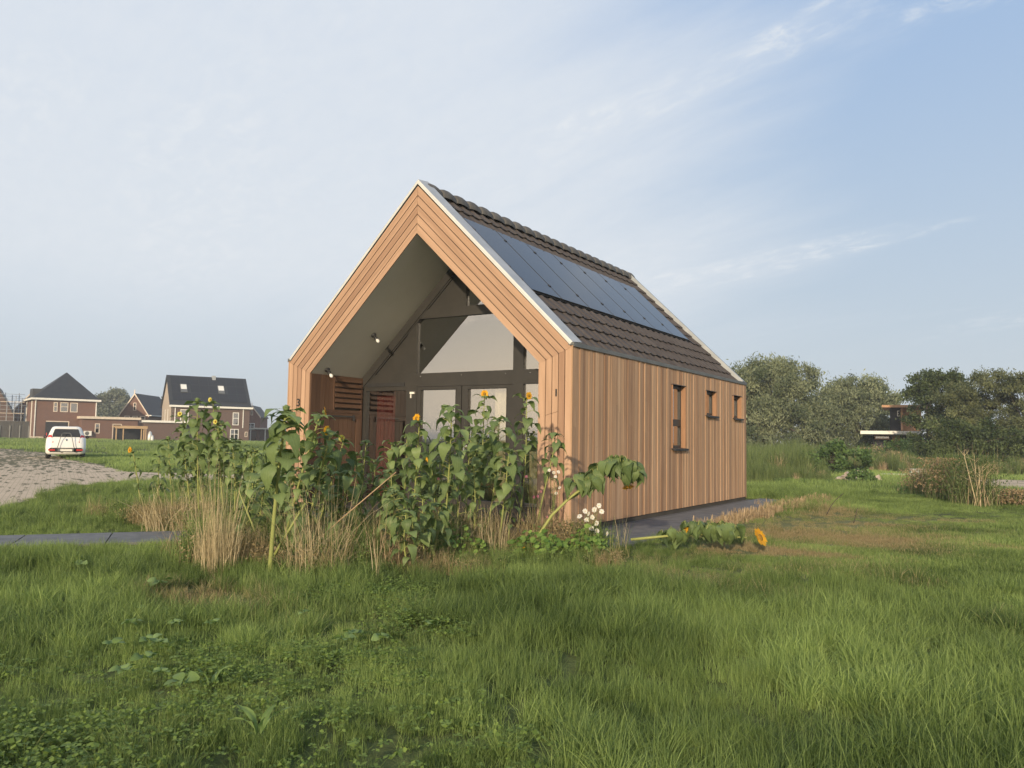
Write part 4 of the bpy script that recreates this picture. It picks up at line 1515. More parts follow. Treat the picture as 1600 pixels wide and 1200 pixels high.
r1 = empty('sunflower', (.52, -1.87, 0), 0, 'thick stemmed sunflower leaning right over the wall corner, wilted head hanging face down', 'sunflower', 'sunflowers in the bed before the house')
V3 = lambda L, o: [Vector(p) - Vector(o) for p in L]
o1 = (.52, -1.87, 0)
wilted(r1, V3([(.52, -1.87, .0), (.56, -1.85, .2), (.70, -1.79, .44), (.89, -1.68, .66), (1.12, -1.55, .86), (1.34, -1.43, 1.0), (1.50, -1.34, .98), (1.55, -1.3, .84)], o1),
       V3([(1.0, -1.62, .80), (1.1, -1.58, .86), (1.2, -1.5, .95), (1.35, -1.42, 1.04), (1.42, -1.4, 1.06), (1.5, -1.34, 1.02), (1.56, -1.32, .93), (1.3, -1.45, 1.0), (1.15, -1.58, .80)], o1), .021, .20, 80, 3)
bloom(Vector((1.50, -1.34, .80)) - Vector(o1), (.35, -.25, -1), .075, r1)
o2 = (1.42, -1.07, 0)
r2 = empty('sunflower', o2, 0, 'fallen sunflower lying flat in the grass with a large yellow bloom at its right end', 'sunflower', 'sunflowers in the bed before the house')
wilted(r2, V3([(1.42, -1.07, .14), (1.72, -.88, .18), (2.02, -.69, .22), (2.25, -.58, .22), (2.5, -.48, .20), (2.66, -.40, .20)], o2),
       V3([(1.85, -.78, .2), (2.05, -.7, .28), (2.2, -.65, .28), (2.35, -.6, .3), (2.45, -.58, .27), (2.3, -.62, .26), (2.42, -.6, .24)], o2), .017, .165, 80, 4)
bloom(Vector((2.84, -.46, .22)) - Vector(o2), (.85, -.15, .45), .115, r2, 28)
bloom(Vector((2.0, -.74, .27)) - Vector(o2), (-.3, -.7, .5), .05, r2, 14)

# ------------------------------------------------------------------ dry grass, weeds, flowers in the bed
def clump(name, x, y, rad, h, n, m, label, cat, group, w=.006, lean=.16, seed=0, bias=(0, 0), nseg=3, lay=0):
    V, tt = blades(n, rad, h, w, lean * 1.5, seed, nseg=nseg + 1, bias=bias, hvar=.6, droop=1.5, wtip=.3, clump=.12)
    if n > 50:
        V2, t2 = blades(n // 2, rad * 1.25, h * .75, w * .8, lean * 3.2, seed + 300, nseg=4, hvar=.6, droop=1.4); V = np.concatenate([V, V2]); tt = np.concatenate([tt, t2])
    if lay:
        V2, t2 = blades(lay, rad * 1.2, h * .5, w, .9, seed + 500, nseg=nseg); V = np.concatenate([V, V2]); tt = np.concatenate([tt, t2])
    me = quads_mesh(name, V, G(m), tt)
    o = link(name, me, loc=(x, y, ter(x, y)))
    return tag(o, label, cat, group)


DG = 'dead golden grass clumps standing in the flower bed'
clump('dry_grass_clump', -.93, -5.30, .16, .80, 150, 'straw_blade', 'dense pale straw clump left of the thick pale sunflower stem, at the path end', 'dry grass', DG, .0048, .08, 1)
clump('dry_grass_clump', -1.22, -5.2, .13, .52, 110, 'straw_blade', 'lower straw clump on the left flank of the densest straw clump', 'dry grass', DG, .005, .14, 11)
clump('dry_grass_clump', -4.55, -3.15, .48, .50, 260, 'straw_blade', 'wide golden grass clump under the left sunflowers beside the grey path', 'dry grass', DG, .007, .3, 2, bias=(-.1, -.05))
clump('dry_grass_clump', -.18, -4.75, .30, .68, 230, 'straw_blade', 'loose brown straw clump just right of the thick pale sunflower stem', 'dry grass', DG, .005, .26, 3)
clump('dry_grass_clump', .02, -4.05, .36, .50, 240, 'brown_stubble', 'brown dead grass below the store door', 'dry grass', DG, .005, .4, 4)
clump('dry_grass_clump', -.02, -2.75, .30, .46, 260, 'straw_blade', 'grey tan stalk clump between the stems before the glass doors', 'dry grass', DG, .0055, .28, 5)
clump('dry_grass_clump', .36, -2.55, .16, .44, 90, 'straw_blade', 'short straight straw bundle left of the nasturtiums', 'dry grass', DG, .006, .12, 6)
clump('dry_grass_clump', .44, -4.62, .03, .40, 7, 'straw_blade', 'three thin straw stalks standing alone at the front edge of the bed', 'dry grass', DG, .008, .12, 7)
clump('dry_grass_clump', -2.2, -4.55, .35, .42, 190, 'brown_stubble', 'brown matted grass between the straw clump and the path end', 'dry grass', DG, .005, .5, 8)
clump('dry_grass_clump', 1.36, -1.22, .05, .34, 12, 'straw_blade', 'few upright reddish stalks at the near corner of the right wall', 'dry grass', DG, .008, .1, 9)

# weeds fill the bed: nobody could count them
def bed_weeds():
    protos = []
    for i in range(5):
        V, tt = blades(60, .15, .38, .007, .30, 140 + i, nseg=4, droop=.8)
        protos.append(quads_mesh('weed_tuft', V, G('grass_blade'), tt))
    for i in range(5):
        r = np.random.default_rng(160 + i); V, tt = [], []
        for _ in range(150):
            c = np.array([*r.normal(0, .09, 2), r.uniform(.04, .34)]); u = r.normal(0, 1, 3); u /= np.linalg.norm(u); v = np.cross(u, r.normal(0, 1, 3)); v /= np.linalg.norm(v)
            s = r.uniform(.010, .026)
            V.append([c - u * s, c - v * s * .45, c + u * s, c + v * s * .45]); tt.append(np.clip(r.normal(.5, .25), 0, 1))
        V2, t2 = blades(12, .1, .34, .004, .2, 180 + i, nseg=3)
        protos.append(quads_mesh('weed_tuft', np.concatenate([np.array(V), V2]), G('grass_blade'), np.concatenate([tt, t2])))
    r = np.random.default_rng(77); P = []
    for poly, n in (([q for q in BED_MAIN], 1500), (BED_LEFT, 700)):
        xs = [q[0] for q in poly]; ys = [q[1] for q in poly]
        x = r.uniform(min(xs), max(xs), n); y = r.uniform(min(ys), max(ys), n)
        k = pip(x, y, poly) & ~pip(x, y, PATH_POLY); x, y = x[k], y[k]; n = len(x)
        P.append(np.stack([x, y, np.zeros(n), r.uniform(.5, 1.1, n) * np.where(poly is BED_LEFT, .8, 1) * np.where((x > .1) & (y < -1.7), .5, 1), r.uniform(0, 6.28, n), r.integers(0, 10, n), np.clip(vnoise(x, y, 1.6, 31) * 1.5 - .3, 0, 1), r.uniform(.1, .8, n)], -1))
    tag(scatter('weeds', np.concatenate(P), protos), 'tangled green and brown weeds growing between the sunflower stems', 'weeds', kind='stuff')


bed_weeds()


def stubble():
    """brown trimmed stalks along the outer edge of the right hand paving"""
    r = np.random.default_rng(8); pr = []
    for i in range(3):
        V, tt = blades(20, .08, .105, .007, .6, 200 + i, nseg=2, wtip=.6); pr.append(quads_mesh('stubble_tuft', V, G('brown_stubble'), tt))
    n = 420; y = 9.6 - 8.0 * r.uniform(0, 1, n) ** 1.4; x = 1.27 + np.abs(r.normal(0, .12, n)) + np.clip((y - 6) * .05, 0, .3)
    x2 = r.normal(1.55, .35, 90); y2 = r.normal(8.0, .8, 90); x = np.concatenate([x, x2]); y = np.concatenate([y, y2]); n = len(x)
    P = np.stack([x, y, np.zeros(n), r.uniform(.7, 1.6, n), r.uniform(0, 6.28, n), r.integers(0, 3, n), np.zeros(n), np.zeros(n)], -1)
    tag(scatter('stubble', P, pr), 'reddish brown cut stalks edging the grey paving beside the right wall', 'dry stubble', kind='stuff')


stubble()


def nasturtium(x, y, rad, n, label):
    random.seed(int(x * 100) + 5)
    root = empty('nasturtium', (x, y, 0), 0, label, 'nasturtium', 'nasturtiums at the front of the bed')
    f = MB(); st = MB()
    for k in range(n):
        a = random.uniform(0, 6.28); q = rad * math.sqrt(random.random())
        c = Vector((q * math.cos(a), q * math.sin(a), (.36 - .22 * q / rad) * random.uniform(.55, 1.1) + .03)); s = random.uniform(.018, .036)
        nr = Vector((random.gauss(0, .5) + math.cos(a) * .4, random.gauss(0, .5) - .5, 1)).normalized(); u = nr.orthogonal().normalized(); v = nr.cross(u)
        ring = [c + (u * math.cos(2 * math.pi * i / 8) + v * math.sin(2 * math.pi * i / 8)) * s + nr * .004 for i in range(8)]
        tn = random.random(); f.idx([c] + ring, [(0, 1 + i, 1 + (i + 1) % 8) for i in range(8)], tn)
        st.tube([(c.x * .6, c.y * .6, 0), c], .002, 3, .5, cap=False)
    st.build('stem', G('sunflower_stem'), root); f.build('foliage', G('nasturtium_leaf'), root)
    return root


na = nasturtium(.92, -2.50, .34, 210, 'bright green nasturtium mound with one orange flower at the foot of the leaning sunflower')
nasturtium(1.32, -2.10, .28, 130, 'yellow green nasturtium mound under the white flowers')
nasturtium(.25, -3.0, .26, 90, 'darker nasturtium mound before the left stems of the door')
mb = MB(); c = Vector((.0, -.28, .16))
for k in range(5):
    a = 2 * math.pi * k / 5; e = Vector((math.cos(a), -.2, math.sin(a))); s = Vector((-math.sin(a), 0, math.cos(a)))
    mb.face([c, c + e * .022 + s * .013, c + e * .028, c + e * .022 - s * .013], tint=.1)
mb.build('flower', G('yellow_petal'), na)


def cosmos(x, y, spots, m, label, h0=.0, seed=0, size=.022):
    random.seed(seed)
    root = empty('cosmos_plant', (x, y, 0), 0, label, 'flowers', 'cosmos flowers beside the right door')
    st = MB(); fe = MB()
    for i, (sx, sy, sz) in enumerate(spots):
        c = Vector((sx - x, sy - y, sz)); b = Vector((random.gauss(0, .04), random.gauss(0, .04), 0))
        st.tube([b, b.lerp(c, .55) + Vector((random.gauss(0, .02), 0, .03)), c], [.004, .003, .002], 4, .3, cap=False)
        for q in range(22):
            p = b.lerp(c, random.uniform(.2, .95)); e = Vector((random.gauss(0, 1), random.gauss(0, 1), random.gauss(.3, .6))).normalized() * random.uniform(.03, .08)
            s = e.orthogonal().normalized() * .0018; fe.face([p - s, p + s, p + e + s * .4, p + e - s * .4], tint=random.random() * .6)
        fl = MB(); n = Vector((random.gauss(.1, .5), -1, random.gauss(.35, .35))).normalized(); u = n.orthogonal().normalized(); v = n.cross(u)
        for k in range(8):
            a = 2 * math.pi * k / 8; e = u * math.cos(a) + v * math.sin(a); s = n.cross(e); L_ = size * random.uniform(.85, 1.1)
            fl.face([c + s * .002, c + e * L_ * .7 + s * L_ * .33, c + e * L_ + n * .002, c + e * L_ * .7 - s * L_ * .33], tint=random.random())
        fo = fl.build('flower', G(m), root)
        d = MB(); d.lathe([(.001, .004), (.004, .003), (.005, 0)], c + n * .001, 7, n); d.build('flower_centre', G('yellow_petal'), fo)
    st.build('stem', G('sunflower_stem'), root); fe.build('foliage', G('weed_leaf'), root)


random.seed(4)
def spots_at(L, j=.02): return [(x + random.gauss(0, j), y + random.gauss(0, j), z) for x, y, z in L]
cosmos(0.52, -1.46, [(0.47, -1.46, 0.97), (0.52, -1.43, 0.94), (0.57, -1.4, 0.95), (0.54, -1.42, 0.89), (0.58, -1.38, 0.75), (0.54, -1.4, 0.68)], 'white_petal', 'upper cluster of white cosmos flowers against the right front boards', seed=1, size=.024)
cosmos(1.25, -1.74, [(1.1, -1.83, 0.46), (1.16, -1.8, 0.52), (1.19, -1.77, 0.49), (1.17, -1.78, 0.42), (1.25, -1.74, 0.54), (1.3, -1.72, 0.59), (1.23, -1.75, 0.45), (1.27, -1.72, 0.38), (1.22, -1.75, 0.32), (1.27, -1.71, 0.29), (1.24, -1.72, 0.24), (1.37, -1.64, 0.26), (1.32, -1.69, 0.52), (1.25, -1.71, 0.2)], 'white_petal', 'large cluster of white cosmos flowers at the near corner of the right wall', seed=2, size=.034)
cosmos(0.16, -1.31, [(-0.09, -1.49, 0.93), (0.08, -1.38, 0.87), (0.16, -1.31, 0.61), (0.2, -1.28, 0.62), (0.24, -1.26, 0.68), (0.02, -1.37, 0.31), (0.3, -1.2, 0.35), (0.35, -1.17, 0.39), (-0.1, -1.5, 0.87)], 'pink_petal', 'pink cosmos flowers low before the rightmost window', seed=3, size=.024)
cosmos(-0.40, -2.67, [(-0.4, -2.67, 0.91), (-0.37, -2.65, 0.87)], 'pink_petal', 'two dim pink flowers among the sunflowers before the left glass door', seed=4, size=.02)


def broadleaf(x, y, n, size, label, seed, up=.35):
    random.seed(seed)
    root = MB()
    a = random.uniform(0, 6.28)
    for k in range(n):
        a += 2.4
        put_leaf(root, Vector((math.cos(a) * .015, math.sin(a) * .015, .07)), a, up + random.uniform(-.25, .3), size * random.uniform(.7, 1.1), random.random(), heart=False, droop=.3, wid=.2 if up > .8 else .85, fold=.15)
    o = root.build('broadleaf_weed', G('dock_leaf'), label=label, cat='weed', group='broad leaved weeds in the lawn', loc=(x, y, 0))
    o.location.z = 0.03
    return o


broadleaf(1.01, -7.29, 5, 0.062, 'leaf pair lying pale in the clover, left of the weed patch', 3)
broadleaf(0.52, -7.10, 6, 0.062, 'small pale weed left of the middle of the weed patch', 4)
broadleaf(1.12, -7.31, 6, 0.074, 'broad leaved weed with two upright pale leaves in the weed patch', 5)
broadleaf(1.36, -7.54, 5, 0.074, 'wide flat leaved weed below the middle of the weed patch', 6)
broadleaf(1.90, -7.69, 4, 0.087, 'single long glossy leaf weed at the lower right of the weed patch', 7)
broadleaf(1.68, -7.65, 5, 0.056, 'small round leaved weed just left of the long glossy leaf', 8)
broadleaf(1.48, -7.75, 5, 0.074, 'pointed leaved weed at the lower left of the weed patch', 9)
broadleaf(0.13, -6.79, 6, 0.043, 'tiny weed at the top of the weed patch', 10)
broadleaf(0.75, -6.93, 5, 0.050, 'small weed at the right of the weed patch', 11)
broadleaf(0.94, -6.79, 5, 0.050, 'round leaved weed right of the weed patch', 12)
broadleaf(-0.63, -6.12, 5, 0.099, 'large triangular dark leaf weed beside the straw clump', 13)
broadleaf(-2.14, -5.95, 6, 0.074, 'bright weed in the lawn just below the grey path', 14)
broadleaf(1.20, -6.20, 4, 0.062, 'lone pale leaf weed left of the front straw stalks', 15)
broadleaf(1.94, -6.58, 6, 0.062, 'left weed of the pair with crinkled round leaves in mid lawn', 16)
broadleaf(1.89, -6.44, 6, 0.062, 'right weed of the pair with crinkled round leaves in mid lawn', 17)
broadleaf(2.11, -6.41, 7, 0.068, 'crinkled mallow like weed right of the crinkled pair', 18)
broadleaf(2.11, -5.93, 7, 0.056, 'crinkled weed in mid lawn below the brown straw patch', 19)
broadleaf(1.74, -5.72, 6, 0.043, 'small weed left above the crinkled mid lawn weed', 20)
broadleaf(2.79, -7.95, 5, 0.17, 'weed with long pale strap leaves at the bottom edge of the lawn', 21, up=1.0)
broadleaf(2.06, -7.64, 3, 0.13, 'upright pale strap leaf right of the glossy leaf weed', 22, up=1.0)
broadleaf(0.94, -7.48, 4, 0.062, 'folded pale leaf weed at the left end of the weed patch', 23)

# two thin dark sticks stuck in the mown patch, stakes in the bed
def stick(name, pts, r, m, label, cat='stick', group=None):
    o = Vector(pts[0]); mb = MB(); mb.tube([Vector(p) - o for p in pts], [r * (1 - .4 * i / (len(pts) - 1)) for i in range(len(pts))], 6, .5)
    return mb.build(name, m, label=label, cat=cat, group=group, loc=tuple(o))


stick('twig', [(2.35, 5.9, 0), (2.42, 6.0, .18), (2.5, 6.05, .30), (2.62, 6.15, .42)], .010, G('bark'), 'longer thin dark twig stuck slanting in the mown lawn patch', 'twig', 'twigs in the mown patch')
stick('twig', [(3.05, 4.6, 0), (3.08, 4.65, .14), (3.10, 4.7, .26)], .009, G('bark'), 'shorter thin dark twig in the mown lawn patch', 'twig', 'twigs in the mown patch')
stick('stake', [(-1.17, -4.38, 0), (-1.34, -4.51, .28), (-1.49, -4.65, .76)], .013, G('sunflower_stem'), 'bare broken pale stem leaning left, left of the thick sunflower stem', 'stem', 'bare stems leaning in the bed')
stick('stake', [(-.62, -5.05, 0), (-.40, -4.97, .4), (-.22, -4.9, .72)], .017, G('sunflower_stem'), 'bare pale stem crossing behind the thick sunflower stem', 'stem', 'bare stems leaning in the bed')
stick('stake', [(-.85, -4.5, 0), (-.4, -4.25, .5), (.12, -4.0, 1.0)], .008, G('timber_post'), 'thin cane slanting up to the right before the store door', 'cane', 'bare stems leaning in the bed')
# ------------------------------------------------------------------ background, laid out along the viewing axis in metres
FX, FY = math.sin(CYAW), math.cos(CYAW)


def cf(X, Z):
    """point X metres right of and Z metres ahead of where the photographer stood"""
    return (CAM_POS[0] + X * FY + Z * FX, CAM_POS[1] - X * FX + Z * FY)


def place(X, Z, dz=0.0):
    x, y = cf(X, Z)
    return (x, y, ter(x, y) + dz)


def wbox(name, parent, a, b, m, tint=.5):
    mb = MB(); mb.box(a, b, tint); return mb.build(name, m, parent)


def far_window(parent, x0, x1, z0, z1, y=0.0, bars=('h',), fm='cream_paint', fw=.09, name='window'):
    mb = MB(); d = .05
    mb.box((x0, y - d, z0), (x0 + fw, y + .02, z1)); mb.box((x1 - fw, y - d, z0), (x1, y + .02, z1))
    mb.box((x0 + fw, y - d, z0), (x1 - fw, y + .02, z0 + fw)); mb.box((x0 + fw, y - d, z1 - fw), (x1 - fw, y + .02, z1))
    if 'h' in bars:
        zm = z0 + (z1 - z0) * .55; mb.box((x0 + fw, y - d + .01, zm - fw * .35), (x1 - fw, y + .02, zm + fw * .35))
    if 'v' in bars:
        xm = (x0 + x1) / 2; mb.box((xm - fw * .35, y - d + .005, z0 + fw), (xm + fw * .35, y + .015, z1 - fw))
    w = mb.build(name, G(fm), parent)
    p = MB(); p.face([(x0 + fw, y - .015, z0 + fw), (x1 - fw, y - .015, z0 + fw), (x1 - fw, y - .015, z1 - fw), (x0 + fw, y - .015, z1 - fw)]); p.build('pane', G('far_glass'), w)
    b = MB(); b.box((x0 + .02, y - .002, z0 + .02), (x1 - .02, y + .018, z1 - .02)); b.build('dark_backing', G('black_plastic'), w)  # black sheet right behind the glass stands in for the unlit room
    return w


def gable_box(parent, w, d, eave, ridge, wall, roofm, over=.25, trim='cream_paint', ridge_x=None, y0=0.0, thick=.12):
    """gable faces -y, ridge runs along y"""
    rx = w / 2 if ridge_x is None else ridge_x
    mb = MB(); mb.prism([(0, 0), (w, 0), (w, eave), (rx, ridge - .12), (0, eave)], y0, y0 + d, axis=1); mb.build('wall', G(wall), parent)
    mb = MB()
    for (ex, s) in ((0, -1), (w, 1)):
        dx, dz = ex - rx, eave - ridge; L_ = math.hypot(dx, dz); ux, uz = dx / L_, dz / L_
        e = (ex + ux * over, eave + uz * over)
        mb.prism([(rx, ridge), e, (e[0], e[1] + thick), (rx, ridge + thick)], y0 - .15, y0 + d + .15, axis=1)
    mb.build('roof', G(roofm), parent)
    mb = MB()
    for ex in (0, w):
        dx, dz = ex - rx, eave - ridge; L_ = math.hypot(dx, dz); ux, uz = dx / L_, dz / L_
        e = (ex + ux * (over + .02), eave + uz * (over + .02))
        mb.prism([(rx, ridge - .10), (rx, ridge + thick + .03), (e[0], e[1] + thick + .03), (e[0], e[1] - .10)], y0 - .21, y0 - .152, axis=1)
    mb.build('barge_board', G(trim), parent)


def eave_roof(parent, w, d, eave, ridge, roofm, over=.3, thick=.14):
    """ridge runs along x, slope faces -y"""
    mb = MB()
    for (ey, s) in ((0, -1), (d, 1)):
        dy, dz = ey - d / 2, eave - ridge; L_ = math.hypot(dy, dz); uy, uz = dy / L_, dz / L_
        e = (ey + uy * over, eave + uz * over)
        mb.prism([(d / 2, ridge), e, (e[0], e[1] + thick), (d / 2, ridge + thick)], -.2, w + .2, axis=0)
    return mb.build('roof', G(roofm), parent)


RB = math.degrees(-CYAW)    # image-parallel facades have this rotation


def house_a():
    X = (55 - 800) / CF * 98
    t = empty('brick_house', place(X, 98, -.05), R(RB + 37), 'brown brick house with black pyramid roof and three upper windows, behind the car', 'house', 'brick houses in the distance')
    w, d, e = 6.85, 8.0, 4.95
    wbox('wall', t, (0, 0, 0), (w, d, e), G('brick_brown'))
    ax, ay, az = w / 2 + .35, 3.6, 8.55
    m = MB(); o = .35
    c = [(-o, -o, e), (w + o, -o, e), (w + o, d + o, e), (-o, d + o, e)]
    for i in range(4):
        p, q = c[i], c[(i + 1) % 4]
        top = [(ax, ay, az)] if i in (0,) else ([(ax, ay + .9, az), (ax, ay, az)] if i == 1 else ([(ax, ay + .9, az)] if i == 2 else [(ax, ay, az), (ax, ay + .9, az)]))
        m.face([p, q] + top)
    m.face(c[::-1]); m.build('roof', G('far_roof_black'), t)
    m = MB()
    m.box((-.42, -.42, e - .17), (w + .42, -.30, e + .06)); m.box((-.42, -.30, e - .17), (-.30, d, e + .06)); m.box((w + .30, -.30, e - .17), (w + .42, d, e + .06))
    m.build('fascia', G('white_paint'), t)
    wbox('dormer', t, (-.15, 1.6, e + .05), (1.5, 4.2, e + 1.25), G('far_roof_grey'))
    for px0, px1, bars in ((83.5, 90, 'h'), (94, 106.5, 'h'), (109.5, 121.5, '')):
        far_window(t, (px0 - 55) / 14.2, (px1 - 55) / 14.2, 3.35, 4.55, 0, (bars,))
    for x in (0.02, w - .14): wbox('drainpipe', t, (x, -.10, 0), (x + .11, -.002, e - .18), G('white_paint'))
    wbox('drainpipe', t, (-.10, 2.4, 0), (-.002, 2.52, e - .18), G('white_paint')); wbox('drainpipe', t, (-.10, d - .3, 0), (-.002, d - .18, e - .18), G('white_paint'))
    # large dark opening with a cream frame
    wbox('opening', t, (1.25, -.012, 0), (3.72, .03, 2.1), G('black_plastic'))
    m = MB(); m.box((1.3, -.05, 2.1), (3.82, -.002, 2.22)); m.box((3.72, -.05, 0), (3.83, -.002, 2.1)); m.build('door_frame', G('cream_paint'), t)
    # single storey annex
    wbox('annex', t, (w - 1.9, -2.0, 0), (w + 4.5, -.01, 2.55), G('brick_brown'))
    m = MB(); m.box((w - 2.2, -2.35, 2.56), (w + 4.8, -.012, 2.86)); m.build('annex_roof', G('cream_paint'), t)
    far_window(t, w - .45, w + .1, .75, 2.0, -2.0, ('h',))
    dm = MB(); x0 = w + 1.55; dm.box((x0, -2.05, 0), (x0 + .09, -2.001, 2.0)); dm.box((x0 + .98, -2.05, 0), (x0 + 1.07, -2.001, 2.0)); dm.box((x0 + .09, -2.05, 1.91), (x0 + .98, -2.001, 2.0))
    dr = dm.build('door', G('cream_paint'), t); wbox('leaf', dr, (x0 + .09, -2.03, 0), (x0 + .98, -2.002, 1.9), G('store_wood'))
    a = empty('air_conditioner', tuple(Vector(t.location) + Matrix.Rotation(t.rotation_euler.z, 3, 'Z') @ Vector((w - 1.7, -2.45, .45))), t.rotation_euler.z, 'white air conditioning unit on the annex wall right of the parked car', 'air conditioner')
    wbox('casing', a, (0, 0, 0), (.85, .35, .6), G('white_paint'))
    f = MB(); f.lathe([(.001, .004), (.2, .004), (.24, 0)], (.35, -.002, .3), 16, (0, -1, 0)); f.build('fan_grille', G('grey_trim'), a)


house_a()


def house_b():
    X = (189 - 800) / CF * 112
    t = empty('brick_house', place(X, 112, -.05), R(RB + 4), 'small brown gabled house between the pyramid roofed house and the long black roof', 'house', 'brick houses in the distance')
    gable_box(t, 3.85, 9, 3.4, 6.3, 'brick_brown', 'far_roof_black')
    far_window(t, 1.75, 2.15, 4.0, 5.1, 0, ('h',), fw=.08)
    for x in (.6, 1.65, 2.7): far_window(t, x, x + .75, 2.3, 3.25, 0, ('h',), fw=.1)
    wbox('cross', t, (1.86, -.24, 6.3), (1.98, -.21, 6.9), G('cream_paint'))
    wbox('gutter', t, (3.5, -.1, 3.28), (4.3, 9.1, 3.42), G('white_paint'))


house_b()


def house_c():
    X = (268 - 800) / CF * 103
    t = empty('brick_house', place(X, 103, -.05), R(RB + 31.5), 'long dark brick house with black solar roof and two skylights, behind the sunflowers', 'house', 'brick houses in the distance')
    w, d, e, r = 9.9, 7.6, 4.55, 8.55
    wbox('wall', t, (.02, 0, 0), (w, d, e), G('brick_dark'))
    m = MB(); m.prism([(0.0, 0), (d, 0), (d, e), (d / 2, r - .1), (0.0, e)], 0, .28, axis=0); m.build('gable_wall', G('brick_sunlit'), t)  # sun-facing gable end, painted paler to carry the sunlight
    m = MB(); m.prism([(0.01, e), (d - .01, e), (d / 2, r - .12)], w - .25, w, axis=0); m.build('gable_wall', G('brick_dark'), t)
    eave_roof(t, w, d, e, r, 'far_roof_black')
    def rp(x, q, n): # on the roof slope: q 0 eave..1 ridge
        L_ = math.hypot(d / 2, r - e); ny, nz = -(r - e) / L_, (d / 2) / L_
        return (x, d / 2 * q + ny * n, e + (r - e) * q + .16 + nz * n)
    m = MB()
    for i in range(8):
        for k in range(3):
            x0, x1, q0, q1 = .25 + i * 1.18, .25 + i * 1.18 + 1.14, .12 + k * .28, .12 + k * .28 + .27
            if k == 1 and i in (1, 5): continue
            m.face([rp(x0, q0, .05), rp(x1, q0, .05), rp(x1, q1, .05), rp(x0, q1, .05)])
    m.build('solar_array', G('solar_cell'), t)
    for x in (1.75, 6.5):
        m = MB(); P = [(x - .42, .40), (x + .42, .40), (x + .42, .68), (x - .42, .68)]
        lo = [rp(a, q, 0.0) for a, q in P]; hi = [rp(a, q, .12) for a, q in P]
        m.face(hi)
        for i in range(4): m.face([lo[i], lo[(i + 1) % 4], hi[(i + 1) % 4], hi[i]])
        s = m.build('skylight', G('grey_trim'), t)
        m = MB(); m.face([rp(x - .36, .50, .13), rp(x + .36, .50, .13), rp(x + .36, .66, .13), rp(x - .36, .66, .13)]); m.build('pane', G('white_paint'), s)
    m = MB(); m.box((5.55, d / 2 - .5, r - .55), (6.0, d / 2 + .1, r + .30)); m.build('chimney', G('zinc'), t)
    m = MB(); m.box((-.25, -.42, e - .22), (w + .35, -.28, e + .03)); m.build('gutter', G('white_paint'), t)
    far_window(t, 1.15, 2.15, 2.35, 4.05, 0, ('h',), 'white_paint')
    far_window(t, 7.7, 8.5, 2.15, 3.85, 0, ('h',), 'white_paint')
    far_window(t, 7.45, 8.55, .1, 1.65, 0, ('h', 'v'), 'white_paint')
    far_window(t, 9.35, 9.7, .6, 1.3, 0, (), 'cream_paint', .08)
    wbox('drainpipe', t, (.45, -.1, 0), (.55, -.002, e - .23), G('white_paint')); wbox('drainpipe', t, (9.0, -.1, 1.8), (9.1, -.002, e - .23), G('white_paint'))
    # narrow pale strips on the gable wall (tall windows)
    for y in (2.3, 4.6):
        m = MB(); m.box((-.03, y, 2.3), (-.001, y + .25, 4.1)); m.build('gable_window', G('white_paint'), t)
    # flat roofed annex to the left
    wbox('annex', t, (-3.2, -1.2, 0), (1.7, -.01, 2.25), G('brick_dark'))
    m = MB(); m.box((-3.4, -1.5, 2.26), (1.9, -.012, 2.52)); m.build('annex_roof', G('white_paint'), t)


house_c()


def house_d():
    X = (382 - 800) / CF * 118
    t = empty('brick_house', place(X, 118, -.05), R(RB + 8), 'small red brick gabled house partly hidden by the long black roofed house', 'house', 'brick houses in the distance')
    gable_box(t, 2.3, 7, 3.6, 5.1, 'brick_red', 'far_roof_black')
    far_window(t, 1.0, 1.3, 3.75, 4.45, 0, (), fw=.07)
    far_window(t, .5, 1.6, 1.6, 2.6, 0, ('h', 'v'), 'white_paint', .1)
    wbox('cross', t, (1.1, -.24, 5.1), (1.19, -.21, 5.6), G('cream_paint'))
    wbox('annex', t, (-1.4, -1.0, 0), (1.9, -.01, 1.45), G('brick_dark'))
    m = MB(); m.box((1.2, -2.2, 1.7), (5.4, 1.0, 1.9)); m.build('canopy', G('white_paint'), t)
    for x in (1.35, 3.4, 5.2): wbox('canopy_post', t, (x, -2.1, 0), (x + .14, -1.96, 1.69), G('white_paint'))
    wbox('canopy_wall', t, (1.9, .3, 0), (5.2, .5, 1.69), G('brick_dark'))
    for x in (2.5, 3.2):
        s = MB(); s.box((x - 2.6, -3.0, -.02), (x - 2.0, -2.5, .14)); s.build('paving_stack', G('concrete_slab'), t)


house_d()


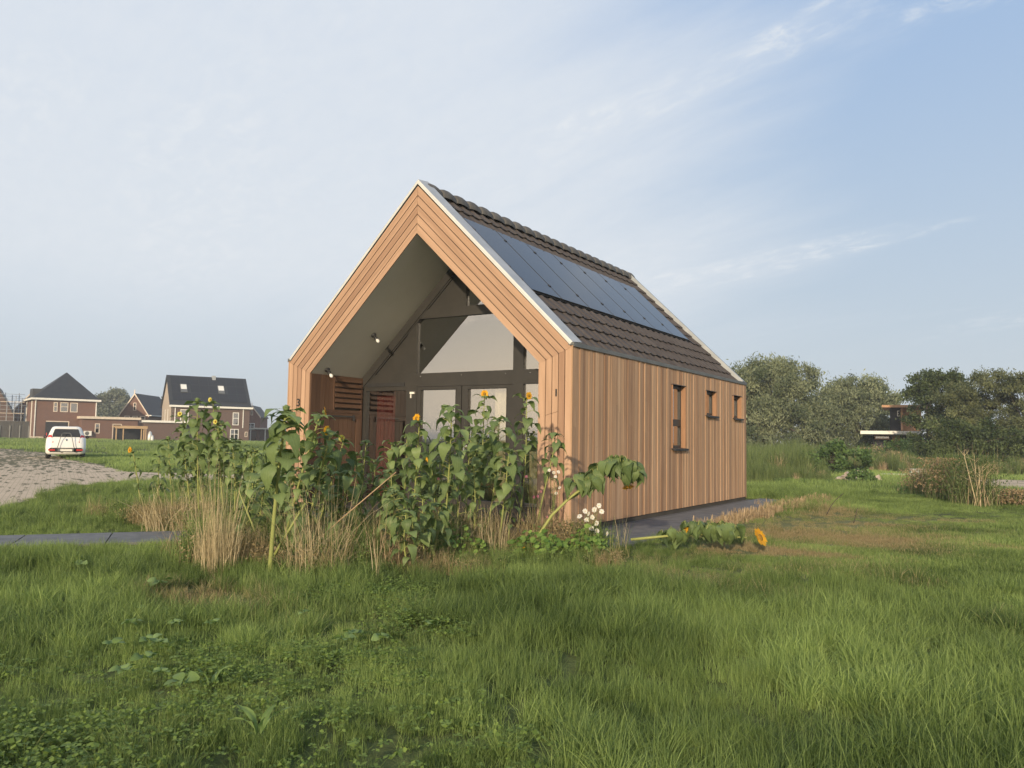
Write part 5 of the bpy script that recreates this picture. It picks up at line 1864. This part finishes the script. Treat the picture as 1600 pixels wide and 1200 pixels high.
def far_left():
    X = (20 - 800) / CF * 112
    t = empty('brick_house', place(X, 112, -.05), R(RB + 33), 'brick house with a long sloping cream barge board, left of the pyramid roofed house', 'house', 'brick houses in the distance')
    gable_box(t, 4.2, 8, 3.6, 6.4, 'brick_red', 'far_roof_grey', ridge_x=2.3)
    m = MB()
    for z in (3.35, 4.4, 5.35): m.box((.2 + (z - 3.35) * .75, -.3, z), (4.0, -.215, z + .14))
    m.build('trim_bands', G('cream_paint'), t)
    far_window(t, 1.1, 1.7, 2.2, 3.2, 0, ('v',)); far_window(t, 1.9, 2.7, 2.2, 3.2, 0, ('v',))
    wbox('post', t, (1.5, -.5, 0), (1.62, -.38, 4.3), G('white_paint'))
    X = (-30 - 800) / CF * 104
    t = empty('brick_house', place(X, 104, -.05), R(RB + 30), 'unfinished house with a steep dark grey roof at the left edge, behind scaffolding', 'house', 'brick houses in the distance')
    gable_box(t, 3.7, 9, 3.1, 6.5, 'brick_dark', 'far_roof_grey', ridge_x=1.9, trim='far_roof_grey')
    for (x0, n, z1, lab, Z) in ((-12, 5, 4.9, 'tall scaffolding in front of the unfinished house at the left edge', 101), (8, 3, 6.0, 'thin scaffolding poles rising beside the steep grey roof', 108), (25, 3, 6.2, 'pale scaffolding poles rising behind the long cream barge board', 121)):
        s = empty('scaffold', place((x0 - 800) / CF * Z, Z), R(RB + 28), lab, 'scaffolding', 'scaffolding round the unfinished houses')
        for i in range(n):
            for y in (0, .9):
                m = MB(); m.tube([(i * .8, y, 0), (i * .8, y, z1 - .3 * (i % 2))], .028, 5); m.build('standard', G('zinc'), s)
        for k in range(3):
            m = MB(); z = 1.6 + k * 1.45; m.box((-.15, .05, z), (n * .8 - .5, .85, z + .06)); m.build('deck', G('cream_paint'), s)
            for q in (.5, 1.0):
                m = MB(); m.tube([(-.15, 0, z + q), (n * .8 - .5, 0, z + q)], .022, 5); m.build('rail', G('zinc'), s)
    # dark fence
    t = empty('fence', place((2 - 800) / CF * 92, 92, -.05), R(RB + 20), 'dark board fence left of the pyramid roofed house', 'fence')
    m = MB()
    for i in range(26): m.box((i * .115, 0, 0), (i * .115 + .108, .03, 2.05 + .02 * (i % 2)), random.random(), along=2)
    m.build('fence_boards', G('dark_fence_wood'), t)
    for x in (.0, 1.0, 2.0, 2.9): wbox('fence_post', t, (x, -.12, 0), (x + .12, -.001, 1.55), G('grey_trim'))
    t = MB(); t.lathe([(.001, 0), (.16, .02), (.14, .3), (.05, .45), (.05, .75), (.02, .78)], (0, 0, 0), 10)
    x, y = cf((76 - 800) / CF * 90, 90); t.build('red_tool_cart', G('traffic_red'), label='small red object standing at the corner of the dark opening, left of the car', cat='cart', loc=(x, y, ter(x, y)))
    for (px, Z, s, lab) in ((237, 90, .8, 'taller white sack beside the timber carport'), (241, 89, .5, 'shorter white sack beside the timber carport')):
        b = MB(); b.lathe([(.28 * s, 0), (.36 * s, .3 * s), (.33 * s, .8 * s), (.2 * s, 1.3 * s), (.02, 1.45 * s)], (0, 0, 0), 9)
        b.build('sack', G('zinc_pale'), label=lab, cat='sack', group='sacks by the carport', loc=place((px - 800) / CF * Z, Z))
    for (px, Z, w, lab) in ((60, 93, 1.2, 'stack of pale planks at the foot of the pyramid roofed house, left end'), (70, 92, .7, 'short pale plank stack nearer the red object')):
        b = MB()
        for k in range(2): b.box((-w / 2 + .05 * k, -.2, .16 * k), (w / 2 - .08 * k, .2, .16 * k + .12), random.random())
        b.build('plank_stack', G('cream_paint'), label=lab, cat='planks', group='plank stacks', loc=place((px - 800) / CF * Z, Z), rz=R(RB + 37))


far_left()


def carport():
    Z = 88
    t = empty('carport', place((183 - 800) / CF * Z, Z), R(RB + 33), 'open carport of new yellowish timber posts with a flat roof', 'carport')
    W_ = 3.1
    m = MB(); m.box((-.1, -.2, 1.55), (W_ + .1, 2.4, 1.68)); m.build('roof', G('timber_post'), t)
    m = MB(); m.box((-.1, -.24, 1.40), (W_ + .1, -.201, 1.70)); m.build('beam', G('timber_post'), t)
    for x in (.02, .72, 2.55, 2.80, 3.0): wbox('post', t, (x, -.12, 0), (x + .11, 0, 1.40), G('timber_post'), random.random())
    wbox('dark_back_sheet', t, (.1, 2.2, 0), (W_, 2.3, 1.5), G('black_cladding')); wbox('kerb', t, (-.6, -.4, -.04), (W_ + .3, -.3, .06), G('timber_post'))  # black sheet at the back stands in for the shade inside


carport()


def black_house():
    Z = 55
    t = empty('modern_house', place((1346 - 800) / CF * Z, Z), R(RB - 26), 'black clad modern house with a white flat canopy, half hidden by dark trees', 'house')
    k = Z / CF
    x = lambda px: (px - 1346) * k / 1.109
    base = 1.35 - t.location.z
    z = lambda py: (696.5 - py) * k + base
    wbox('wall', t, (x(1364), .6, 0), (x(1440), 6, z(680)), G('black_cladding'))
    m = MB(); m.box((0, -1.2, z(679.5)), (x(1440), 6.2, z(674.5))); m.build('canopy', G('white_paint'), t)
    wbox('tower', t, (x(1391), 1.2, z(674.4)), (x(1409.5), 5, z(637.5)), G('black_cladding'))
    wbox('tower_side', t, (x(1409.5), 1.6, z(674.4)), (x(1440), 5, z(637.5)), G('warm_timber'))
    m = MB(); m.box((x(1379), .2, z(637.4)), (x(1446), 5.6, z(634))); m.build('tower_roof', G('warm_timber'), t)
    for (a, b) in ((1408, 1411.5), (1424, 1426)): wbox('beam', t, (x(a), 1.0, z(673)), (x(b), 1.19, z(638)), G('warm_timber'))
    m = MB()
    for a in ((1402.5, 651, 1406, 649.8), (1402.5, 643, 1406, 641.8), (1402.5, 651, 1403.6, 641.8), (1402.5, 647, 1405, 645.9)):
        m.box((x(a[0]), 1.17, z(a[1])), (x(a[2]), 1.199, z(a[3])))
    m.build('house_number', G('white_paint'), t)
    far_window(t, x(1366), x(1391), z(687.5), z(681), .6, (), 'warm_timber', .08)
    wbox('door', t, (x(1394), .55, 0), (x(1399.5), .599, z(680.2)), G('warm_timber')); wbox('door', t, (x(1401), .55, 0), (x(1406.5), .599, z(680.2)), G('warm_timber'))


black_house()


# ------------------------------------------------------------------ parked car
def car():
    x, y = cf((107 - 800) / CF * 36.2, 36.2)
    t = empty('parked_car', (x, y, ter(x, y) + .02), R(61.3), 'small white hatchback parked on the pavers with a carrier on its tailgate', 'car')
    def ring(z, hw, y0, y1, r=.22, n=6):
        P = []
        for (cx, cy, a0) in ((hw - r, y0 + r, -90), (hw - r, y1 - r, 0), (-hw + r, y1 - r, 90), (-hw + r, y0 + r, 180)):
            for k in range(n + 1):
                a = R(a0 + 90 * k / n); P.append((cx + r * math.cos(a), cy + r * math.sin(a), z))
        return P
    rings = [ring(.20, .72, .06, 3.45, .2), ring(.28, .785, 0, 3.55), ring(.45, .80, -.03, 3.6, .24), ring(.62, .80, .0, 3.6, .26), ring(.80, .795, .06, 3.5, .28), ring(.93, .775, .13, 3.3, .28),
             ring(.97, .74, .17, 2.75, .26), ring(1.15, .685, .27, 2.35, .24), ring(1.34, .615, .40, 1.95, .22), ring(1.42, .57, .46, 1.75, .2), ring(1.465, .48, .62, 1.6, .2)]
    m = MB(); V = [p for r_ in rings for p in r_]; n = len(rings[0]); F = []
    for i in range(len(rings) - 1):
        for k in range(n): F.append((i * n + k, i * n + (k + 1) % n, (i + 1) * n + (k + 1) % n, (i + 1) * n + k))
    F.append(tuple((len(rings) - 1) * n + k for k in range(n))); F.append(tuple(range(n - 1, -1, -1)))
    m.idx(V, F); body = m.build('body', G('car_paint'), t)
    def yb(z):   # rear surface
        zs = [(.2, .06), (.28, 0), (.45, -.03), (.62, 0), (.8, .06), (.93, .13), (.97, .17), (1.15, .27), (1.34, .40), (1.42, .46)]
        for (a, p), (b, q) in zip(zs, zs[1:]):
            if a <= z <= b: return p + (q - p) * (z - a) / (b - a)
        return .46
    def rear(pts, m_, name, off=.014, parent=t):
        mb = MB(); P = [(px, yb(pz) - off, pz) for px, pz in pts]; B = [(px, yb(pz) + .05, pz) for px, pz in pts]
        mb.face(P)
        for i in range(len(P)): mb.face([B[i], B[(i + 1) % len(P)], P[(i + 1) % len(P)], P[i]])
        return mb.build(name, G(m_), parent)
    rear([(-.55, .985), (.55, .985), (.545, 1.1), (.47, 1.33), (.44, 1.345), (-.44, 1.345), (-.47, 1.33), (-.545, 1.1)], 'black_plastic', 'rear_window')
    for s in (1, -1):
        mb = MB()
        pts = [(.50, .74), (.60, .72), (.725, .76), (.735, .95), (.70, 1.06), (.59, 1.08), (.56, 1.0)]
        P = [(s * a, yb(b) - .02 + max(0, a - .55) * .9, b) for a, b in pts]; B = [(s * a * .97, yb(b) + .25, b) for a, b in pts]
        mb.face(P if s > 0 else P[::-1])
        for i in range(len(P)): mb.face([B[i], B[(i + 1) % len(P)], P[(i + 1) % len(P)], P[i]])
        mb.build('tail_light', G('tail_red'), t)
        rear([(s * .42, .36), (s * .68, .37), (s * .68, .44), (s * .42, .44)], 'tail_red', 'bumper_light', .05)
        # door mirror
        mb = MB(); mb.lathe([(.02, -.1), (.07, -.06), (.08, .02), (.03, .08)], (s * .88, 2.3, .98), 8, (0, 1, 0)); mb.build('mirror', G('black_plastic'), t)
        # side glass
        mb = MB(); P = [(s * .752, .55, .985), (s * .752, 2.45, .985), (s * .635, 1.9, 1.32), (s * .635, .68, 1.32)]
        mb.face(P); mb.build('side_window', G('black_plastic'), t)
        for wy in (.62, 2.95):
            w = MB(); w.lathe([(.10, -.085), (.25, -.09), (.285, -.06), (.29, 0), (.285, .06), (.25, .09), (.10, .085)], (s * .70, wy, .29), 20, (1, 0, 0)); wo = w.build('tyre', G('tyre_rubber'), t)
            w = MB(); w.lathe([(.01, .1), (.17, .096), (.19, .08)], (s * .70, wy, .29), 14, (s, 0, 0)); w.build('rim', G('zinc'), wo)
    rear([(-.62, .31), (.62, .31), (.66, .45), (.62, .50), (-.62, .50), (-.66, .45)], 'black_plastic', 'bumper_insert', .02)
    p = MB(); p.box((-.26, -.105, .345), (.26, -.09, .455)); p.build('number_plate', G('white_paint'), t)
    e = MB(); e.lathe([(.001, .02), (.05, .016), (.055, 0)], (0, yb(.83) , .85), 12, (0, -1, .3)); e.build('badge', G('chrome'), t)
    w = MB(); w.tube([(-.05, yb(1.0) - .03, 1.0), (.02, yb(1.12) - .03, 1.12)], .012, 5); w.build('wiper', G('black_plastic'), t)
    m = MB(); m.box((-.40, .42, 1.375), (.40, .56, 1.40)); m.build('spoiler', G('car_paint'), t)
    # fold up carrier
    c = MB(); c.tube([(-.33, -.14, .50), (-.22, -.02, .98), (-.17, .02, 1.13), (-.13, .03, 1.16), (.13, .03, 1.16), (.17, .02, 1.13), (.22, -.02, .98), (.33, -.14, .50)], .014, 6)
    c.box((-.33, -.17, .47), (.33, -.12, .50)); c.box((-.31, -.17, .33), (-.27, -.10, .50)); c.box((.27, -.17, .33), (.31, -.10, .50))
    c.build('carrier', G('grey_trim'), t)


car()


# ------------------------------------------------------------------ trees
def crown_mesh(name, blobs, ncl, nleaf, cr, ll, lw, m, seed, up=.0, shell=.55):
    r = np.random.default_rng(seed)
    vol = np.array([b[3] * b[4] * b[5] for b in blobs]) ** .67; vol /= vol.sum()
    C = []; TT = []
    while len(C) < ncl:
        b = blobs[r.choice(len(blobs), p=vol)]
        d = r.normal(0, 1, 3); d /= np.linalg.norm(d)
        if d[2] < -.55: d[2] = -d[2]
        q = shell + (1.04 - shell) * r.uniform(0, 1) ** .6
        C.append([b[0] + d[0] * b[3] * q, b[1] + d[1] * b[4] * q, b[2] + d[2] * b[5] * q]); TT.append(r.normal(.42, .27))
    C = np.array(C); TT = np.array(TT)
    per = nleaf // ncl; n = per * ncl
    ci = np.repeat(np.arange(ncl), per)
    rad = cr * r.uniform(.6, 1.3, ncl)[ci]
    g = r.normal(0, .45, (n, 3)) * rad[:, None]; g[:, 2] *= .8
    P = C[ci] + g
    P[:, 2] = np.maximum(P[:, 2], .05)
    u = r.normal(0, 1, (n, 3)); u[:, 2] += up * 1.6; u /= np.linalg.norm(u, axis=1)[:, None]
    v = np.cross(u, r.normal(0, 1, (n, 3))); v /= np.linalg.norm(v, axis=1)[:, None]
    s = r.uniform(.6, 1.35, n)[:, None]
    V = np.stack([P - u * ll * .5 * s, P + v * lw * .5 * s, P + u * ll * .5 * s, P - v * lw * .5 * s], 1)
    t = np.clip(TT[ci] + r.normal(0, .16, n), 0, 1)
    return quads_mesh(name, V, G(m), t), C


def tree(name, X, Z, blobs, ncl, nleaf, cr, ll, lw, m, label, group, seed, up=0, trunk=.18, kind='tree', wisps=0):
    root = empty(name, place(X, Z), 0, label, kind, group)
    # blobs given as (right, ahead, up, r, r, rz) in viewing axes
    bl = [(b[0] * FY + b[1] * FX, -b[0] * FX + b[1] * FY, b[2], b[3], b[4], b[5]) for b in blobs]
    me, C = crown_mesh('crown', bl, ncl, nleaf, cr, ll, lw, m, seed, up)
    link('crown', me, root)
    random.seed(seed)
    mb = MB(); top = max(b[2] for b in bl)
    mb.tube([(0, 0, -.1), (.1, .05, top * .4), (0, .1, top * .8)], [trunk, trunk * .75, trunk * .4], 8)
    for k in range(12):
        c = Vector(C[random.randrange(len(C))]); a = Vector((0, 0, top * random.uniform(.2, .6)))
        mb.tube([a, a.lerp(c, .5) + Vector((0, 0, .25)), c], [trunk * .4, trunk * .25, trunk * .08], 5, cap=False)
    mb.build('trunk', G('bark'), root)
    if wisps:
        w = MB(); r = np.random.default_rng(seed + 9); V = []; T_ = []
        for k in range(wisps):
            c = Vector(C[random.randrange(len(C))]); 
            if c.z < top * .9: continue
            e = Vector((random.gauss(0, .45), random.gauss(0, .45), 1)).normalized() * random.uniform(.4, 1.0)
            pts = [c, c + e * .5, c + e + Vector((random.gauss(0, .1), random.gauss(0, .1), -.05))]
            w.tube(pts, [.014, .010, .005], 4, .3, cap=False)
            for q in range(30):
                p = np.array(pts[0].lerp(pts[2], random.random())) + r.normal(0, .05, 3); u = r.normal(0, 1, 3); u /= np.linalg.norm(u); v = np.cross(u, r.normal(0, 1, 3)); v /= np.linalg.norm(v)
                V.append([p - u * .05, p - v * .018, p + u * .05, p + v * .018]); T_.append(random.random())
        w.build('twigs', G('bark'), root)
        if V: link('twig_leaves', quads_mesh('twig_leaves', np.array(V), G(m), T_), root)
    return root


GT = 'trees beyond the meadow'
px = lambda p, Z: (p - 800) / CF * Z
tree('willow_tree', px(1196, 58), 58, [(0, 0, 4.4, 2.6, 2.6, 2.8), (-1.8, .5, 3.4, 2.0, 2, 2.6), (2.2, 0, 3.9, 2.1, 2, 2.9), (.4, -1.2, 2.0, 3.2, 2, 2.0), (1.0, 0, 5.4, 1.5, 1.5, 1.7), (-1.2, 0, 5.6, 1.2, 1.3, 1.4), (3.2, 0, 1.9, 1.6, 1.6, 2.1), (-1.5, -1.2, 1.0, 2.2, 1.5, 1.3), (1.6, -1.2, 1.0, 2.4, 1.5, 1.3)], 270, 62000, .75, .26, .075, 'willow_leaf', 'tallest grey green willow directly right of the wooden house', GT, 31, up=.7, trunk=.3)
tree('willow_tree', px(1338, 63), 63, [(0, 0, 3.6, 2.6, 2.4, 2.7), (-2.0, 0, 3.0, 2.0, 2, 2.3), (2.0, .4, 3.2, 2.0, 2, 2.4), (.2, -1, 1.8, 3.2, 2, 1.8), (-.8, 0, 4.9, 1.3, 1.3, 1.2), (1.2, 0, 4.8, 1.4, 1.3, 1.2), (-1.5, -1.0, .9, 2.2, 1.5, 1.2), (1.8, -1.0, .9, 2.2, 1.5, 1.2)], 230, 50000, .75, .26, .075, 'willow_leaf', 'second lower grey green willow left of the black modern house', GT, 32, up=.7, trunk=.28)
tree('willow_tree', px(1130, 66), 66, [(0, 0, 3.6, 2.6, 2.4, 3.0), (-2.0, 0, 3.0, 2.0, 2, 2.3)], 70, 12000, .8, .26, .08, 'willow_leaf', 'willow mostly hidden behind the rear corner of the wooden house', GT, 33, up=.6)
tree('dark_tree', px(1449, 49), 49, [(0, 0, 4.6, 1.0, 1.2, 1.1), (-.3, 0, 3.4, 1.0, 1, 1.6), (1.0, 0, 3.6, 1.4, 1.3, 2.0), (1.4, 0, 4.7, .9, .9, 1.0), (2.0, 0, 2.6, 1.5, 1.3, 2.2), (.6, -.4, 1.6, 1.6, 1.3, 1.6), (0, -.6, .7, 1.8, 1, .9), (1.8, -.6, .7, 1.8, 1, .9)], 230, 42000, .42, .15, .085, 'dark_tree_leaf', 'dark broad leaved tree overlapping the right side of the black modern house', GT, 34, trunk=.16, wisps=30)
tree('scrub_tree', px(1535, 45), 45, [(0, 0, 3.4, 1.6, 1.3, 2.0), (1.3, 0, 3.9, 1.3, 1.2, 1.5), (-1.5, 0, 2.6, 1.4, 1.2, 2.0), (.3, -.5, 1.5, 2.4, 1.4, 1.6), (2.2, 0, 2.8, 1.4, 1.2, 2.4), (-1, -.6, .8, 1.8, 1, 1), (1.5, -.6, .8, 1.8, 1, 1)], 230, 40000, .42, .16, .05, 'scrub_leaf', 'wispy topped scrub tree right of the dark broad leaved tree', GT, 35, up=.5, trunk=.12, wisps=90)
tree('scrub_tree', px(1610, 43), 43, [(0, 0, 3.2, 1.5, 1.3, 2.2), (1.2, 0, 2.6, 1.5, 1.2, 2.2), (-.8, -.3, 1.4, 1.6, 1.4, 1.5), (.8, -.5, .8, 1.8, 1, 1)], 150, 26000, .42, .16, .05, 'scrub_leaf', 'wispy scrub tree cut by the right edge', GT, 36, up=.5, trunk=.12, wisps=70)
tree('scrub_tree', px(1480, 40), 40, [(0, 0, 1.1, 1.6, 1.0, 1.3), (1.8, 0, 1.2, 1.6, 1.0, 1.3), (3.6, 0, 1.0, 1.5, 1.0, 1.1)], 90, 15000, .4, .15, .06, 'dark_tree_leaf', 'dark undergrowth bush under the dark broad leaved tree', GT, 37, kind='bush', trunk=.08)
tree('shrub', px(1405, 44), 44, [(0, 0, .65, 1.0, .9, .75), (1.0, 0, .6, .8, .8, .7), (-.9, .3, .5, .8, .8, .6)], 50, 9000, .3, .10, .05, 'bramble_leaf', 'rounded green shrub below the black modern house', 'shrubs in the meadow', 38, kind='shrub', trunk=.05)
tree('shrub', px(1362, 40), 40, [(0, 0, .5, 1.0, .8, .6), (.8, 0, .45, .7, .7, .5)], 26, 2600, .3, .12, .02, 'brown_stubble', 'brown withered shrub between the bramble mound and the green shrub', 'shrubs in the meadow', 39, kind='shrub', trunk=.04)
tree('bramble', px(1300, 33.5), 33.5, [(0, 0, .55, .9, .8, .6), (-.9, 0, .35, .7, .7, .45), (1.0, 0, .5, .8, .8, .5), (.2, .3, .85, .5, .5, .4)], 60, 5200, .26, .12, .09, 'bramble_leaf', 'broad leaved bramble mound behind the rubble pile', 'shrubs in the meadow', 40, kind='bramble', trunk=.04)
tree('bramble', px(1345, 27.2), 27.2, [(0, 0, .16, .5, .4, .18)], 14, 900, .16, .09, .07, 'bramble_leaf', 'low leafy plant in front of the rubble pile', 'shrubs in the meadow', 41, kind='bramble', trunk=.02)
GL = 'trees behind the brick houses'
tree('distant_tree', px(178, 165), 165, [(0, 0, 6.2, 3.4, 3, 3.6), (-2.2, 0, 5, 2.5, 2.5, 3.4), (3.0, 0, 5.2, 2.6, 2.4, 3.0)], 90, 12000, 1.0, .5, .3, 'far_leaf', 'broad pale green tree between the pyramid roof and the small gabled house', GL, 42, trunk=.35)
tree('distant_tree', px(196, 172), 172, [(0, 0, 4.6, 2.4, 2.4, 3.6)], 40, 5000, 1.0, .5, .3, 'far_leaf', 'lower pale tree right of the broad pale green tree', GL, 43, trunk=.3)
tree('distant_tree', px(245, 170), 170, [(0, 0, 4.8, 1.8, 2, 3.4)], 30, 3600, .8, .45, .25, 'far_leaf', 'pale tree glimpsed just left of the long black roof', GL, 44, trunk=.3)


def reeds():
    """reed bed beyond the lawn on the right and rough grass further out"""
    pr = []
    for i in range(4):
        V, tt = blades(120, .32, 1.0, .022, .22, 300 + i, nseg=3, droop=.8, wtip=.2); pr.append(quads_mesh('reed_tuft', V, G('reed_blade'), tt))
    for i in range(3):
        r = np.random.default_rng(330 + i); c = r.normal(0, 1, (260, 3)) * [.28, .28, .22] + [0, 0, .38]; u = r.normal(0, 1, (260, 3)); u /= np.linalg.norm(u, axis=1)[:, None]; v = np.cross(u, r.normal(0, 1, (260, 3))); v /= np.linalg.norm(v, axis=1)[:, None]
        c[:, 2] = np.abs(c[:, 2]); pr.append(quads_mesh('reed_tuft', np.stack([c - u * .06, c - v * .03, c + u * .06, c + v * .03], 1), G('bramble_leaf' if i < 2 else 'scrub_leaf'), r.uniform(0, 1, 260)))
    for i in range(2):
        V, tt = blades(90, .3, .75, .016, .3, 310 + i, nseg=3, wtip=.5); pr.append(quads_mesh('reed_tuft', V, G('brown_stubble'), tt))
    r = np.random.default_rng(6); P = []
    def band(p0, p1, Z0, Z1, n, s0, s1, brown, seed, lo=0):
        r = np.random.default_rng(seed)
        Z = r.uniform(Z0, Z1, n); p = r.uniform(p0, p1, n); X = (p - 800) / CF * Z
        x = CAM_POS[0] + X * FY + Z * FX; y = CAM_POS[1] - X * FX + Z * FY
        k = ~pip(x, y, FAR_ROAD) & (y > 9.6) & ~((p > 1300) & (p < 1450) & (Z < 34.5)); x, y = x[k], y[k]; n = len(x)
        idx = np.where(r.uniform(0, 1, n) < brown, 7 + r.integers(0, 2, n), np.where(vnoise(x, y, .3, 61) > .62, 4 + r.integers(0, 3, n), r.integers(0, 4, n)))
        P.append(np.stack([x, y, zter(x, y), r.uniform(s0, s1, n) * (.45 + .85 * vnoise(x, y, .45, 51)), r.uniform(0, 6.28, n), idx, np.zeros(n), np.zeros(n)], -1))
    band(1120, 1285, 30, 56, 700, .40, .95, .08, 1)
    band(1285, 1430, 36, 58, 620, .4, .8, .18, 2)
    band(1150, 1420, 26.0, 31.5, 300, .2, .5, .07, 3)
    band(1400, 1600, 34, 44, 300, .35, .75, .2, 7)
    tag(scatter('reeds', np.concatenate(P), pr), 'tall green and straw coloured reeds in front of the willows', 'reeds', kind='stuff')


reeds()


def tussock(px_, Z, w, h, n, label, seed, brown=.4, lean=.3):
    x, y, z = place(px(px_, Z), Z)
    root = empty('reed_tussock', (x, y, z), 0, label, 'reeds', 'rough reed clumps at the right of the lawn')
    V, tt = blades(int(n * (1 - brown)), w, h, .010, lean * 1.4, seed, nseg=3, wtip=.2)
    link('green_blades', quads_mesh('green_blades', V, G('reed_blade'), tt), root)
    V, tt = blades(int(n * brown * .45), w, h * .8, .009, lean * 1.3, seed + 1, nseg=4, hvar=.6, wtip=.4)
    link('dry_blades', quads_mesh('dry_blades', V, G('straw_blade'), tt), root)
    r = np.random.default_rng(seed); m = 2200; c = r.normal(0, .6, (m, 3)) * [w, w, 0] + [0, 0, 1] * r.uniform(.2, 1.0, (m, 1)) * h
    u = r.normal(0, 1, (m, 3)); u /= np.linalg.norm(u, axis=1)[:, None]; v = np.cross(u, r.normal(0, 1, (m, 3))); v /= np.linalg.norm(v, axis=1)[:, None]
    link('seed_heads', quads_mesh('seed_heads', np.stack([c - u * .035, c - v * .012, c + u * .035, c + v * .012], 1), G('brown_stubble' if seed % 2 else 'reed_blade'), r.uniform(0, .5, m)), root)['kind'] = 'stuff'
    return root


tussock(1478, 19.5, .48, 1.05, 420, 'green brown reed tussock left of the tall dead stalks', 51, .25)
tussock(1520, 18.2, .50, 1.15, 460, 'reed tussock with tall dead straw stalks', 52, .5)
tussock(1570, 18.4, .50, .38, 330, 'low brown tussock right of the tall dead stalks', 53, .3)
tussock(1612, 18.6, .5, .34, 260, 'low tussock cut by the right edge', 54, .3)
tussock(1448, 21.5, .5, .70, 300, 'low green tussock at the left end of the tussock row', 55, .15)
sb = MB()
random.seed(8)
for k in range(9):
    a = random.uniform(0, 6.28); b = Vector((random.gauss(0, .12), random.gauss(0, .08), 0)); e = b + Vector((random.gauss(0, .14), random.gauss(0, .1), random.uniform(.8, 1.35)))
    sb.tube([b, b.lerp(e, .6), e], [.012, .009, .004], 5, random.random(), cap=False)
    for q in range(4):
        s0 = b.lerp(e, random.uniform(.6, .95)); sb.tube([s0, s0 + Vector((random.gauss(0, .12), 0, random.uniform(.05, .2)))], [.004, .002], 4, .8, cap=False)
sb.build('dead_stalks', G('straw_blade'), label='group of tall pale dead stalks sticking out of the reed tussock', cat='dead stalks', loc=place(px(1525, 17.8), 17.8))


def rubble():
    random.seed(12)
    mb = MB()
    for k in range(70):
        a = random.uniform(0, 6.28); q = math.sqrt(random.random()); x, y = math.cos(a) * q * .72, math.sin(a) * q * .5
        z = .34 * (1 - q) * random.uniform(.5, 1.1); s = random.uniform(.05, .14)
        Mx = Matrix.Translation((x, y, z)) @ Matrix.Rotation(random.uniform(-.5, .5), 4, 'X') @ Matrix.Rotation(random.uniform(-.5, .5), 4, 'Y') @ Matrix.Rotation(random.uniform(0, 3), 4, 'Z')
        c = [Mx @ Vector((sx * s * random.uniform(.7, 1.2), sy * s * random.uniform(.5, 1), sz * s * random.uniform(.25, .6))) for sx in (-1, 1) for sy in (-1, 1) for sz in (-1, 1)]
        mb.idx(c, [(0, 1, 3, 2), (4, 6, 7, 5), (0, 4, 5, 1), (2, 3, 7, 6), (0, 2, 6, 4), (1, 5, 7, 3)], random.random(), smooth=False)
    mb.build('rubble_pile', G('rubble'), label='heap of sandy broken rubble at the edge of the lawn', cat='rubble', kind='stuff', loc=place(px(1340, 28.6), 28.6, .03))


rubble()
for (p, Z, w, h, lab) in ((1402, 32.5, 1.5, .10, 'long white slab lying beyond the rubble pile'), (1432, 34.0, .75, .26, 'shorter raised white slab behind the long white slab')):
    m = MB(); m.prism([(-w / 2, -.3), (w / 2, -.35), (w / 2 + .1, .3), (-w / 2 + .2, .35)], 0, h, axis=2)
    m.build('slab', G('concrete_slab'), label=lab, cat='slab', group='white slabs', loc=place(px(p, Z), Z), rz=R(RB - 4))

def haze():
    m = bpy.data.materials.new('haze_air'); m.use_nodes = True
    t = NT(m.node_tree)
    v = t.n('ShaderNodeVolumePrincipled', {'Color': (.90, .93, .96), 'Density': .0011, 'Anisotropy': .1})
    out = t.n('ShaderNodeOutputMaterial'); m.node_tree.links.new(v.outputs[0], out.inputs['Volume'])
    b = MB(); b.box((-2050, -2050, -1.1), (2050, 2050, 11.5))
    b.build('haze', m, kind='stuff')


haze()
